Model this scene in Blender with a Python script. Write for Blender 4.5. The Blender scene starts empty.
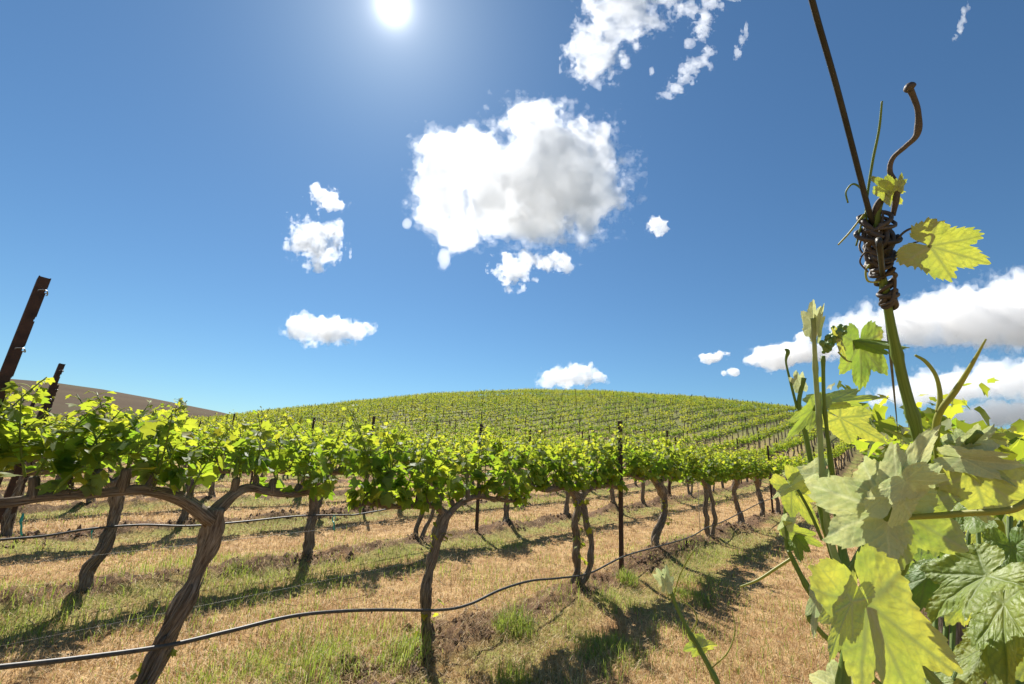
import bpy, math, random
import numpy as np
from mathutils import Vector, Matrix

R = math.radians
SC = bpy.context.scene
COL = SC.collection

# ------------------------------------------------------------------ camera
IMW, IMH, FPX = 1024, 684, 455.0
PITCH, ROLL, BETA = R(14.259), R(-2.9), R(39.98)
HC = 1.365
CAM = np.array([0, 0, HC])
_fw = np.array([0, math.cos(PITCH), math.sin(PITCH)])
_up = np.array([0, -math.sin(PITCH), math.cos(PITCH)])
_rt = np.array([1.0, 0, 0])
CR = _rt*math.cos(ROLL) - _up*math.sin(ROLL)
CU = _rt*math.sin(ROLL) + _up*math.cos(ROLL)
CF = _fw
cd = bpy.data.cameras.new('camera')
cam = bpy.data.objects.new('camera', cd); COL.objects.link(cam)
cd.sensor_width = 36; cd.lens = FPX*36/IMW
cd.clip_start = 0.02; cd.clip_end = 20000
cam.matrix_world = Matrix(((CR[0], CU[0], -CF[0], 0), (CR[1], CU[1], -CF[1], 0), (CR[2], CU[2], -CF[2], HC), (0, 0, 0, 1)))
SC.camera = cam

def ray(px, py):
    v = CF + CR*((px-IMW/2)/FPX) + CU*((IMH/2-py)/FPX)
    return v/np.linalg.norm(v)
def P(px, py, d):
    """a point at distance d metres along the sight line of a measured position"""
    return CAM + ray(px, py)*d

# ------------------------------------------------------------------ world, sun, exposure
SUN = ray(393, 6)
SUN_EL = math.asin(SUN[2]); SUN_AZ = math.atan2(SUN[0], SUN[1])
w = bpy.data.worlds.new('World'); SC.world = w; w.use_nodes = True
nt = w.node_tree; nt.nodes.clear()
def N(t, typ, **kw):
    n = t.nodes.new(typ)
    for k, v in kw.items(): setattr(n, k, v)
    return n
def setin(n, **kw):
    for k, v in kw.items(): n.inputs[k.replace('_', ' ')].default_value = v
sky = N(nt, 'ShaderNodeTexSky', sky_type='NISHITA', sun_disc=False)
sky.sun_elevation = SUN_EL; sky.sun_rotation = SUN_AZ
sky.air_density = 1.0; sky.dust_density = 0.2; sky.ozone_density = 4.0; sky.altitude = 200
tint = N(nt, 'ShaderNodeMix', data_type='RGBA', blend_type='MULTIPLY')
tint.inputs['Factor'].default_value = 1.0
tint.inputs['B'].default_value = (0.56, 0.765, 0.835, 1)
nt.links.new(sky.outputs['Color'], tint.inputs['A'])
# the bright air round the sun (a property of the sky itself, in world directions)
tc = N(nt, 'ShaderNodeTexCoord')
dot = N(nt, 'ShaderNodeVectorMath', operation='DOT_PRODUCT')
dot.inputs[1].default_value = SUN
nrm = N(nt, 'ShaderNodeVectorMath', operation='NORMALIZE')
nt.links.new(tc.outputs['Generated'], nrm.inputs[0]); nt.links.new(nrm.outputs[0], dot.inputs[0])
ac = N(nt, 'ShaderNodeMath', operation='ARCCOSINE'); nt.links.new(dot.outputs['Value'], ac.inputs[0])
def glow(width, amp):
    a = N(nt, 'ShaderNodeMath', operation='MULTIPLY'); a.inputs[1].default_value = -1/width
    nt.links.new(ac.outputs[0], a.inputs[0])
    e = N(nt, 'ShaderNodeMath', operation='EXPONENT'); nt.links.new(a.outputs[0], e.inputs[0])
    m = N(nt, 'ShaderNodeMath', operation='MULTIPLY'); m.inputs[1].default_value = amp
    nt.links.new(e.outputs[0], m.inputs[0]); return m
g1, g2 = glow(R(0.66), 45.0), glow(R(4.2), 3.6)
ga = N(nt, 'ShaderNodeMath', operation='ADD'); nt.links.new(g1.outputs[0], ga.inputs[0]); nt.links.new(g2.outputs[0], ga.inputs[1])
gc = N(nt, 'ShaderNodeVectorMath', operation='SCALE'); gc.inputs[0].default_value = (1.0, 0.98, 0.94)
nt.links.new(ga.outputs[0], gc.inputs['Scale'])
add = N(nt, 'ShaderNodeVectorMath', operation='ADD')
nt.links.new(tint.outputs['Result'], add.inputs[0]); nt.links.new(gc.outputs[0], add.inputs[1])
bg = N(nt, 'ShaderNodeBackground'); bg.inputs['Strength'].default_value = 0.064
nt.links.new(add.outputs[0], bg.inputs['Color'])
wo = N(nt, 'ShaderNodeOutputWorld'); nt.links.new(bg.outputs[0], wo.inputs['Surface'])

sl = bpy.data.lights.new('sun', 'SUN'); sl.energy = 4.6; sl.angle = R(0.53); sl.color = (1.0, 0.95, 0.87)
so = bpy.data.objects.new('sun', sl); COL.objects.link(so)
so.rotation_euler = Vector(-SUN).to_track_quat('-Z', 'Y').to_euler(); so.location = tuple(SUN*60)
SC.view_settings.view_transform = 'Standard'; SC.view_settings.look = 'None'
SC.view_settings.exposure = 0.95; SC.view_settings.gamma = 1.0; SC.view_settings.use_curve_mapping = False
SC.cycles.max_bounces = 14; SC.cycles.volume_bounces = 12
SC.cycles.diffuse_bounces = 6; SC.cycles.transmission_bounces = 6
SC.cycles.sample_clamp_indirect = 6.0

# ------------------------------------------------------------------ numpy helpers
rng = np.random.default_rng(7)
random.seed(7)
def _hash(ix, iy, iz):
    h = (ix.astype(np.int64)*374761393 + iy.astype(np.int64)*668265263 + iz.astype(np.int64)*2147483647) & 0xFFFFFFFF
    h = ((h ^ (h >> 13))*1274126177) & 0xFFFFFFFF
    h = ((h ^ (h >> 15))*2246822519) & 0xFFFFFFFF
    return ((h ^ (h >> 16)) & 0xFFFF).astype(np.float32)/65535.0
def vnoise(x, y, z=None):
    x = np.asarray(x, np.float32); y = np.asarray(y, np.float32)
    z = np.zeros_like(x) if z is None else np.asarray(z, np.float32)
    fx, fy, fz = np.floor(x), np.floor(y), np.floor(z)
    ux, uy, uz = x-fx, y-fy, z-fz
    ix, iy, iz = fx.astype(np.int32), fy.astype(np.int32), fz.astype(np.int32)
    s = lambda u: u*u*(3-2*u)
    ux, uy, uz = s(ux), s(uy), s(uz)
    r = 0
    for a in (0, 1):
        for b in (0, 1):
            for c in (0, 1):
                r = r + _hash(ix+a, iy+b, iz+c)*(ux if a else 1-ux)*(uy if b else 1-uy)*(uz if c else 1-uz)
    return r*2-1
def fbm(x, y, z=None, o=4, gain=.5):
    r, a, f = 0, 1.0, 1.0
    for i in range(o):
        r = r + a*vnoise(x*f+17.3*i, y*f-9.1*i, None if z is None else z*f+5.7*i); a *= gain; f *= 2.03
    return r
def sstep(a, b, x):
    u = np.clip((np.asarray(x, float)-a)/(b-a), 0, 1); return u*u*(3-2*u)
def unit(v):
    v = np.asarray(v, float); return v/np.maximum(np.linalg.norm(v, axis=-1, keepdims=True), 1e-9)

class MB:
    """collects vertices, faces and a float attribute, then becomes ONE mesh"""
    def __init__(s): s.v = []; s.f = []; s.a = []; s.b = []; s.uv = []; s.n = 0
    def add(s, v, faces, a=None, b=None, uv=None):
        v = np.asarray(v, np.float32).reshape(-1, 3); k = len(v)
        s.v.append(v)
        for f in faces:
            f = np.asarray(f, np.int32)
            if f.size: s.f.append(f + s.n)
        s.a.append(np.zeros(k, np.float32) if a is None else np.broadcast_to(np.asarray(a, np.float32), (k,)))
        s.b.append(np.zeros(k, np.float32) if b is None else np.broadcast_to(np.asarray(b, np.float32), (k,)))
        s.uv.append(np.zeros((k, 2), np.float32) if uv is None else np.asarray(uv, np.float32))
        s.n += k; return s
    def mesh(s, name, mats, smooth=True, off=None):
        me = bpy.data.meshes.new(name)
        v = np.concatenate(s.v)
        if off is not None: v = v - np.asarray(off, np.float32)
        tot = np.concatenate([np.full(len(f), f.shape[1], np.int32) for f in s.f])
        lv = np.concatenate([f.ravel() for f in s.f])
        me.vertices.add(len(v)); me.vertices.foreach_set('co', v.astype(np.float32).ravel())
        me.loops.add(len(lv)); me.loops.foreach_set('vertex_index', lv)
        me.polygons.add(len(tot)); me.polygons.foreach_set('loop_start', np.concatenate([[0], np.cumsum(tot)[:-1]]).astype(np.int32))
        me.polygons.foreach_set('loop_total', tot)
        me.polygons.foreach_set('use_smooth', np.full(len(tot), smooth))
        for nm, arr in (('age', s.a), ('vein', s.b)):
            at = me.attributes.new(nm, 'FLOAT', 'POINT'); at.data.foreach_set('value', np.concatenate(arr).astype(np.float32))
        uv = np.concatenate(s.uv); at = me.attributes.new('along', 'FLOAT2', 'POINT'); at.data.foreach_set('vector', uv.ravel())
        me.update(calc_edges=True); me.validate()
        for m in (mats if isinstance(mats, (list, tuple)) else [mats]): me.materials.append(m)
        return me
    def build(s, name, mats, parent=None, smooth=True, off=None):
        o = bpy.data.objects.new(name, s.mesh(name, mats, smooth, off)); COL.objects.link(o)
        if parent is not None: o.parent = parent
        return o

def tag(o, label=None, cat=None, group=None, kind=None):
    if label: o['label'] = label
    if cat: o['category'] = cat
    if group: o['group'] = group
    if kind: o['kind'] = kind
    return o
def empty(name, loc, rz=0.0):
    e = bpy.data.objects.new(name, None); COL.objects.link(e); e.empty_display_size = 0.1
    e.location = tuple(float(c) for c in loc); e.rotation_euler = (0, 0, rz); return e
def copy_tree(o, parent=None):
    c = o.copy(); COL.objects.link(c)
    if parent is not None: c.parent = parent
    for ch in list(o.children): copy_tree(ch, c)
    return c

def frames(pts):
    pts = np.asarray(pts, float); n = len(pts)
    T = unit(np.gradient(pts, axis=0))
    ref = np.array([0, 0, 1.0]) if abs(T[0][2]) < .9 else np.array([1.0, 0, 0])
    U = np.zeros_like(T); u = ref - T[0]*ref.dot(T[0]); U[0] = unit(u)
    for i in range(1, n):
        u = U[i-1] - T[i]*U[i-1].dot(T[i]); U[i] = unit(u)
    return T, U, np.cross(T, U)
def spline(ctrl, n):
    """Catmull-Rom through control rows (any width)"""
    c = np.asarray(ctrl, float)
    if len(c) == 2: return c[0] + (c[1]-c[0])*np.linspace(0, 1, n)[:, None]
    c = np.vstack([2*c[0]-c[1], c, 2*c[-1]-c[-2]])
    m = len(c)-3; out = []
    for s in np.linspace(0, m-1e-6, n):
        i = int(s); u = s-i; a, b, d, e = c[i:i+4]
        out.append(.5*((2*b)+(-a+d)*u+(2*a-5*b+4*d-e)*u*u+(-a+3*b-3*d+e)*u**3))
    return np.array(out)
def tube(mb, pts, rad, sides=8, ridges=0, ramp=0.0, twist=0.0, rough=0.0, seed=0, age=None, cap=True, flat=1.0):
    pts = np.asarray(pts, float); n = len(pts)
    rad = np.broadcast_to(np.asarray(rad, float), (n,))
    T, U, V = frames(pts)
    L = np.concatenate([[0], np.cumsum(np.linalg.norm(np.diff(pts, axis=0), axis=1))])
    ang = np.linspace(0, 2*np.pi, sides, endpoint=False)
    A = ang[None, :] + twist*L[:, None]
    r = rad[:, None]*np.ones((1, sides))
    if ridges: r = r*(1 + ramp*np.abs(np.sin(ridges*.5*ang[None, :]+1.3*np.sin(L*9+seed)[:, None])) - ramp*.5)
    if rough: r = r*(1 + rough*fbm(np.cos(ang)[None, :]*1.6+seed*3.7+0*A, np.sin(ang)[None, :]*1.6+L[:, None]*0+seed, L[:, None]*11+0*A, 3))
    co = pts[:, None, :] + (np.cos(A)*r)[..., None]*U[:, None, :] + (np.sin(A)*r*flat)[..., None]*V[:, None, :]
    i = np.arange(n-1)[:, None]*sides; j = np.arange(sides)[None, :]; j2 = (j+1) % sides
    F = np.stack([i+j, i+j2, i+sides+j2, i+sides+j], -1).reshape(-1, 4)
    uv = np.stack([np.abs((ang/(2*np.pi))[None, :]*2-1)+0*L[:, None], L[:, None]+0*ang[None, :]], -1).reshape(-1, 2)
    v = co.reshape(-1, 3); fs = [F]
    if cap:
        v = np.vstack([v, pts[0], pts[-1]]); k = n*sides
        j = np.arange(sides); uv = np.vstack([uv, [[.5, 0]], [[.5, L[-1]]]])
        fs.append(np.stack([np.full(sides, k), (j+1) % sides, j], -1))
        fs.append(np.stack([np.full(sides, k+1), k-sides+j, k-sides+(j+1) % sides], -1))
    mb.add(v, fs, a=age, uv=uv); return mb
def box(mb, lo, hi, M=None, age=None):
    x0, y0, z0 = lo; x1, y1, z1 = hi
    v = np.array([(x0,y0,z0),(x1,y0,z0),(x1,y1,z0),(x0,y1,z0),(x0,y0,z1),(x1,y0,z1),(x1,y1,z1),(x0,y1,z1)], float)
    if M is not None: v = v@M[:3, :3].T + M[:3, 3]
    mb.add(v, [[(0,3,2,1),(4,5,6,7),(0,1,5,4),(1,2,6,5),(2,3,7,6),(3,0,4,7)]], a=age); return mb

# ------------------------------------------------------------------ row frame and terrain
D_ = np.array([math.sin(BETA), math.cos(BETA)])
N_ = np.array([-math.cos(BETA), math.sin(BETA)])
RZ = math.pi/2 - BETA
SPC = 2.70                                   # metres between rows
ROW1 = 2.591                                 # first row left of the camera
ROW0 = ROW1 - SPC
ST, SN = .017, .013
def xy(t, n): return np.array([D_[0]*t+N_[0]*n, D_[1]*t+N_[1]*n])
def tn(x, y): return x*D_[0]+y*D_[1], x*N_[0]+y*N_[1]
def be(px, py):
    v = ray(px, py); return math.atan2(v[0], v[1]), v[2]/math.hypot(v[0], v[1])
CREST = [(-330,470),(-150,444),(0,434),(100,429),(215,424),(270,416),(350,407),(430,398),(530,394.5),(600,395.5),(700,402),(790,413),(850,421),(904,427),(1000,437),(1100,450),(1300,474)]
PLOW = [(-330,362),(-100,376),(0,388),(50,392),(100,399),(150,408),(215,421),(260,432),(350,454)]
_cb = np.array([be(*p) for p in CREST]); _pb = np.array([be(*p) for p in PLOW])
RC, R0 = 128.0, 11.0
_u = np.linspace(0, 3, 600)
_sl = (0.04+sstep(0, .30, _u))*(1-.25*sstep(.6, .95, _u))*(1-sstep(.97, 1.03, _u)) - .75*sstep(1.0, 1.12, _u)*(1-sstep(1.5, 2.2, _u))
_S = np.concatenate([[0], np.cumsum((_sl[1:]+_sl[:-1])*.5*(_u[1]-_u[0]))]); _S /= np.interp(1, _u, _S)
def ground_z(x, y, fine=True):
    x = np.asarray(x, float); y = np.asarray(y, float)
    r = np.hypot(x, y); th = np.arctan2(x, y)
    t, n = tn(x, y)
    base = (ST*t+SN*n)*np.exp(-(r/60)**2)
    e = np.interp(th, _cb[:, 0], _cb[:, 1], left=0, right=0)
    e = e*(1-sstep(1.15, 1.9, np.abs(th)))
    S = np.interp((r-R0)/(RC-R0), _u, _S)
    z = base + (e*RC+HC)*S
    e2 = np.interp(th, _pb[:, 0], _pb[:, 1], left=.16, right=0)*(1-sstep(1.3, 2.2, np.abs(th)))
    u2 = (r-190)/(430-190)
    z = z + (e2*430+HC+6)*np.where(u2 < 1, sstep(0, 1.25, u2)/float(sstep(0, 1.25, 1.0)), 1-.5*sstep(1.0, 2.2, u2))
    z = z + .9*fbm(x/26, y/26, None, 2)*sstep(25, 70, r)*(1-sstep(100, 125, r))*.5
    if fine:
        k = np.abs((n-ROW1+SPC/2) % SPC - SPC/2)
        near = 1-sstep(25, 60, r)
        ridge = .10*np.exp(-(k/.28)**2)*(1+.9*fbm(x*1.7, y*1.7, None, 4)) + .03*np.exp(-(k/.34)**2)*fbm(x*8, y*8, None, 3)
        z = z + near*(ridge + .022*fbm(x*1.1, y*1.1, None, 3) + .010*fbm(x*7, y*7, None, 3)*np.exp(-(k/.5)**2))
    return z
def gz(t, n):
    p = xy(t, n); return float(ground_z(p[0], p[1]))
def W(t, n, z=0.0):
    p = xy(t, n); return np.array([p[0], p[1], gz(t, n)+z])
def hit_row(px, py, n):
    """where a sight line meets the upright plane of a row: (t, height above ground there, point)"""
    v = ray(px, py); k = n/(v[0]*N_[0]+v[1]*N_[1]); p = CAM+v*k
    t = p[0]*D_[0]+p[1]*D_[1]; return t, p[2]-gz(t, n), p

# ------------------------------------------------------------------ materials
def material(name):
    m = bpy.data.materials.new(name); m.use_nodes = True; t = m.node_tree; t.nodes.clear()
    o = N(t, 'ShaderNodeOutputMaterial'); return m, t, o
def ramp(t, src, stops, interp='LINEAR'):
    r = N(t, 'ShaderNodeValToRGB'); cr = r.color_ramp; cr.interpolation = interp
    while len(cr.elements) < len(stops): cr.elements.new(.5)
    for e, (p, c) in zip(cr.elements, stops): e.position = p; e.color = (*c, 1) if len(c) == 3 else c
    t.links.new(src, r.inputs[0]); return r.outputs[0]
def mixc(t, f, a, b, mode='MIX'):
    m = N(t, 'ShaderNodeMix', data_type='RGBA', blend_type=mode)
    for s, v in (('Factor', f), ('A', a), ('B', b)):
        if hasattr(v, 'is_linked') or isinstance(v, bpy.types.NodeSocket): t.links.new(v, m.inputs[s])
        else: m.inputs[s].default_value = v if s == 'Factor' else (*v, 1)
    return m.outputs['Result']
def math_(t, op, a, b=None, clamp=False):
    m = N(t, 'ShaderNodeMath', operation=op, use_clamp=clamp)
    for i, v in enumerate((a, b)):
        if v is None: continue
        if isinstance(v, bpy.types.NodeSocket): t.links.new(v, m.inputs[i])
        else: m.inputs[i].default_value = v
    return m.outputs[0]
def noise(t, vec, scale, detail=4, rough=.5):
    n = N(t, 'ShaderNodeTexNoise'); setin(n, Scale=scale, Detail=detail, Roughness=rough)
    if vec is not None: t.links.new(vec, n.inputs['Vector'])
    return n.outputs['Fac']
def attr(t, nm): return N(t, 'ShaderNodeAttribute', attribute_name=nm)
def bump(t, h, strength, dist):
    b = N(t, 'ShaderNodeBump'); setin(b, Strength=strength, Distance=dist); t.links.new(h, b.inputs['Height']); return b.outputs[0]

def leaf_material(name, dark, young, tdark, tyoung, under, trans=.48, vein=False, rough=.42, tvein=(.11, .17, .025)):
    m, t, o = material(name)
    a = attr(t, 'age').outputs['Fac']
    geo = N(t, 'ShaderNodeNewGeometry')
    oc = N(t, 'ShaderNodeTexCoord').outputs['Object']
    nz = noise(t, oc, 45 if vein else 14, 3)
    base = mixc(t, a, dark, young)
    tr = mixc(t, a, tdark, tyoung)
    und = mixc(t, a, under, tuple(min(1, c*1.15) for c in under))
    if vein:
        v = attr(t, 'vein').outputs['Fac']
        base = mixc(t, math_(t, 'MULTIPLY', v, .55), base, (.26, .32, .10))
        tr = mixc(t, 1.0, tr, ramp(t, noise(t, oc, 60, 4, .6), [(.3, (.50, .66, .6)), (.52, (1, 1, 1)), (.75, (1.3, 1.15, 1.0))]), 'MULTIPLY')
        tr = mixc(t, math_(t, 'MULTIPLY', v, .75), tr, tvein)
        und = mixc(t, math_(t, 'MULTIPLY', v, .85), und, (.74, .76, .48))
        vo = N(t, 'ShaderNodeTexVoronoi', feature='DISTANCE_TO_EDGE'); vo.inputs['Scale'].default_value = 260; t.links.new(oc, vo.inputs['Vector'])
        net = ramp(t, vo.outputs['Distance'], [(0, (1, 1, 1)), (.09, (0, 0, 0))])
        und = mixc(t, math_(t, 'MULTIPLY', net, .35), und, (.68, .72, .42))
        base = mixc(t, math_(t, 'MULTIPLY', net, .30), base, (.22, .30, .09))
        tr = mixc(t, math_(t, 'MULTIPLY', net, .32), tr, (.16, .22, .04))
        blot = ramp(t, noise(t, oc, 24, 5, .7), [(.66, (0, 0, 0)), (.72, (.7, .7, .7))])
        tr = mixc(t, math_(t, 'MULTIPLY', blot, .5), tr, (.50, .33, .06)); base = mixc(t, math_(t, 'MULTIPLY', blot, .5), base, (.30, .22, .07))
        base = mixc(t, ramp(t, nz, [(.45, (0, 0, 0)), (.75, (.35, .35, .35))]), base, (.03, .06, .012))
    side = mixc(t, geo.outputs['Backfacing'], base, und)
    pr = N(t, 'ShaderNodeBsdfPrincipled'); t.links.new(side, pr.inputs['Base Color'])
    rr = math_(t, 'ADD', math_(t, 'MULTIPLY', nz, .3), rough-.15)
    t.links.new(math_(t, 'MAXIMUM', rr, math_(t, 'MULTIPLY', geo.outputs['Backfacing'], .75)), pr.inputs['Roughness'])
    pr.inputs['Specular IOR Level'].default_value = .5
    tl = N(t, 'ShaderNodeBsdfTranslucent'); t.links.new(tr, tl.inputs['Color'])
    if vein:
        fine = noise(t, oc, 420, 3)
        nb = bump(t, math_(t, 'ADD', math_(t, 'MULTIPLY', fine, .5), math_(t, 'MULTIPLY', v, -1.0)), .45, .0014)
        t.links.new(nb, pr.inputs['Normal'])
    mx = N(t, 'ShaderNodeMixShader'); mx.inputs[0].default_value = trans
    t.links.new(pr.outputs[0], mx.inputs[1]); t.links.new(tl.outputs[0], mx.inputs[2]); t.links.new(mx.outputs[0], o.inputs['Surface'])
    return m
def plain(name, c1, c2, rough=.6, scale=30, metal=0.0, bmp=None, spec=.5, trans=None):
    m, t, o = material(name)
    oc = N(t, 'ShaderNodeTexCoord').outputs['Object']
    nz = noise(t, oc, scale, 5, .6)
    c = ramp(t, nz, [(.3, c1), (.7, c2)])
    pr = N(t, 'ShaderNodeBsdfPrincipled'); t.links.new(c, pr.inputs['Base Color'])
    setin(pr, Roughness=rough, Metallic=metal); pr.inputs['Specular IOR Level'].default_value = spec
    if bmp: t.links.new(bump(t, noise(t, oc, scale*4, 5), bmp[0], bmp[1]), pr.inputs['Normal'])
    if trans:
        tl = N(t, 'ShaderNodeBsdfTranslucent'); tl.inputs['Color'].default_value = (*trans[1], 1)
        mx = N(t, 'ShaderNodeMixShader'); mx.inputs[0].default_value = trans[0]
        t.links.new(pr.outputs[0], mx.inputs[1]); t.links.new(tl.outputs[0], mx.inputs[2]); t.links.new(mx.outputs[0], o.inputs['Surface'])
    else: t.links.new(pr.outputs[0], o.inputs['Surface'])
    return m
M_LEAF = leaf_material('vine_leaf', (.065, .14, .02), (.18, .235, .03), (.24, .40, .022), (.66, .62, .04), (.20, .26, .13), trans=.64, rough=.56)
M_DOWNY = leaf_material('downy_young_leaf', (.16, .23, .08), (.34, .38, .20), (.30, .38, .11), (.60, .60, .30), (.60, .65, .40), trans=.45, vein=True, rough=.7, tvein=(.62, .66, .36))
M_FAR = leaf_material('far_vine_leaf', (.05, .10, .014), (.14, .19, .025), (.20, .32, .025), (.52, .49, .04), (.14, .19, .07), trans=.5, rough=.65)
M_BIG = leaf_material('close_vine_leaf', (.125, .235, .05), (.26, .35, .07), (.21, .36, .03), (.52, .52, .05), (.52, .58, .27), trans=.5, vein=True, rough=.5)
def shoot_material():
    m, t, o = material('green_shoot')
    mp = N(t, 'ShaderNodeMapping'); mp.inputs['Scale'].default_value = (9, 14, 1); t.links.new(attr(t, 'along').outputs['Vector'], mp.inputs['Vector'])
    n1 = noise(t, mp.outputs[0], 1.0, 4, .6)
    c = ramp(t, n1, [(.30, (.13, .085, .03)), (.42, (.12, .19, .03)), (.60, (.20, .28, .055)), (.75, (.33, .38, .12))])
    pr = N(t, 'ShaderNodeBsdfPrincipled'); t.links.new(c, pr.inputs['Base Color']); setin(pr, Roughness=.5)
    t.links.new(bump(t, n1, .4, .002), pr.inputs['Normal'])
    tl = N(t, 'ShaderNodeBsdfTranslucent'); tl.inputs['Color'].default_value = (.3, .42, .05, 1)
    mx = N(t, 'ShaderNodeMixShader'); mx.inputs[0].default_value = .2
    t.links.new(pr.outputs[0], mx.inputs[1]); t.links.new(tl.outputs[0], mx.inputs[2]); t.links.new(mx.outputs[0], o.inputs['Surface']); return m
M_GREEN = shoot_material()
M_YELLOW = plain('tendril_skin', (.30, .33, .06), (.40, .38, .08), .5, 60, trans=(.3, (.5, .5, .08)))
M_PALE = plain('downy_shoot_tip', (.24, .32, .11), (.42, .48, .26), .9, 80, trans=(.25, (.5, .55, .3)))
M_DRYT = plain('dead_tendril', (.035, .026, .019), (.12, .092, .07), .6, 90, bmp=(.5, .001))
M_STUB = plain('dead_cane', (.04, .03, .022), (.13, .10, .075), .75, 70, bmp=(.7, .0015))
M_WIRE = plain('weathered_wire', (.022, .021, .015), (.06, .055, .04), .5, 40, metal=.5)
M_STEEL = plain('rusted_steel', (.035, .020, .014), (.10, .052, .032), .75, 22, metal=.25, bmp=(.4, .002))
M_CLIP = plain('galvanised_clip', (.35, .35, .36), (.55, .55, .55), .35, 60, metal=.9)
M_HOSE = plain('black_polythene', (.028, .026, .025), (.11, .095, .078), .5, 40)
M_TIE = plain('teal_tie_tape', (.02, .30, .26), (.03, .42, .38), .4, 20)
M_CUT = plain('pale_sprout', (.10, .19, .03), (.18, .27, .05), .6, 40, trans=(.25, (.3, .42, .05)))

def bark_material():
    m, t, o = material('vine_bark')
    al = attr(t, 'along').outputs['Vector']
    oc = N(t, 'ShaderNodeTexCoord').outputs['Object']
    mp = N(t, 'ShaderNodeMapping'); mp.inputs['Scale'].default_value = (17, 11, 1); t.links.new(al, mp.inputs['Vector'])
    n1 = noise(t, mp.outputs[0], 1.0, 6, .65)
    n2 = noise(t, oc, 14, 4)
    c = ramp(t, n1, [(.32, (.045, .030, .020)), (.46, (.185, .14, .10)), (.58, (.33, .27, .21)), (.72, (.50, .44, .37))])
    c = mixc(t, ramp(t, n2, [(.42, (0, 0, 0)), (.7, (.45, .45, .45))]), c, (.16, .12, .085))
    pr = N(t, 'ShaderNodeBsdfPrincipled'); t.links.new(c, pr.inputs['Base Color']); setin(pr, Roughness=.9)
    pr.inputs['Specular IOR Level'].default_value = .2
    t.links.new(bump(t, n1, 1.0, .012), pr.inputs['Normal']); t.links.new(pr.outputs[0], o.inputs['Surface'])
    return m
M_BARK = bark_material()
def grass_material(name, stops, trans, tcol):
    m, t, o = material(name)
    c = ramp(t, attr(t, 'age').outputs['Fac'], stops)
    pr = N(t, 'ShaderNodeBsdfPrincipled'); t.links.new(c, pr.inputs['Base Color']); setin(pr, Roughness=.6)
    pr.inputs['Specular IOR Level'].default_value = .3
    tl = N(t, 'ShaderNodeBsdfTranslucent'); t.links.new(mixc(t, .5, c, tcol), tl.inputs['Color'])
    mx = N(t, 'ShaderNodeMixShader'); mx.inputs[0].default_value = trans
    t.links.new(pr.outputs[0], mx.inputs[1]); t.links.new(tl.outputs[0], mx.inputs[2]); t.links.new(mx.outputs[0], o.inputs['Surface'])
    return m
M_STRAW = grass_material('dry_straw', [(0, (.24, .135, .055)), (.45, (.48, .31, .14)), (.8, (.64, .45, .225)), (1, (.74, .59, .35))], .3, (.5, .34, .15))
M_GRASS = grass_material('green_grass', [(0, (.11, .19, .03)), (.5, (.21, .30, .05)), (.85, (.36, .38, .10)), (1, (.52, .44, .18))], .5, (.48, .58, .07))

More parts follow.
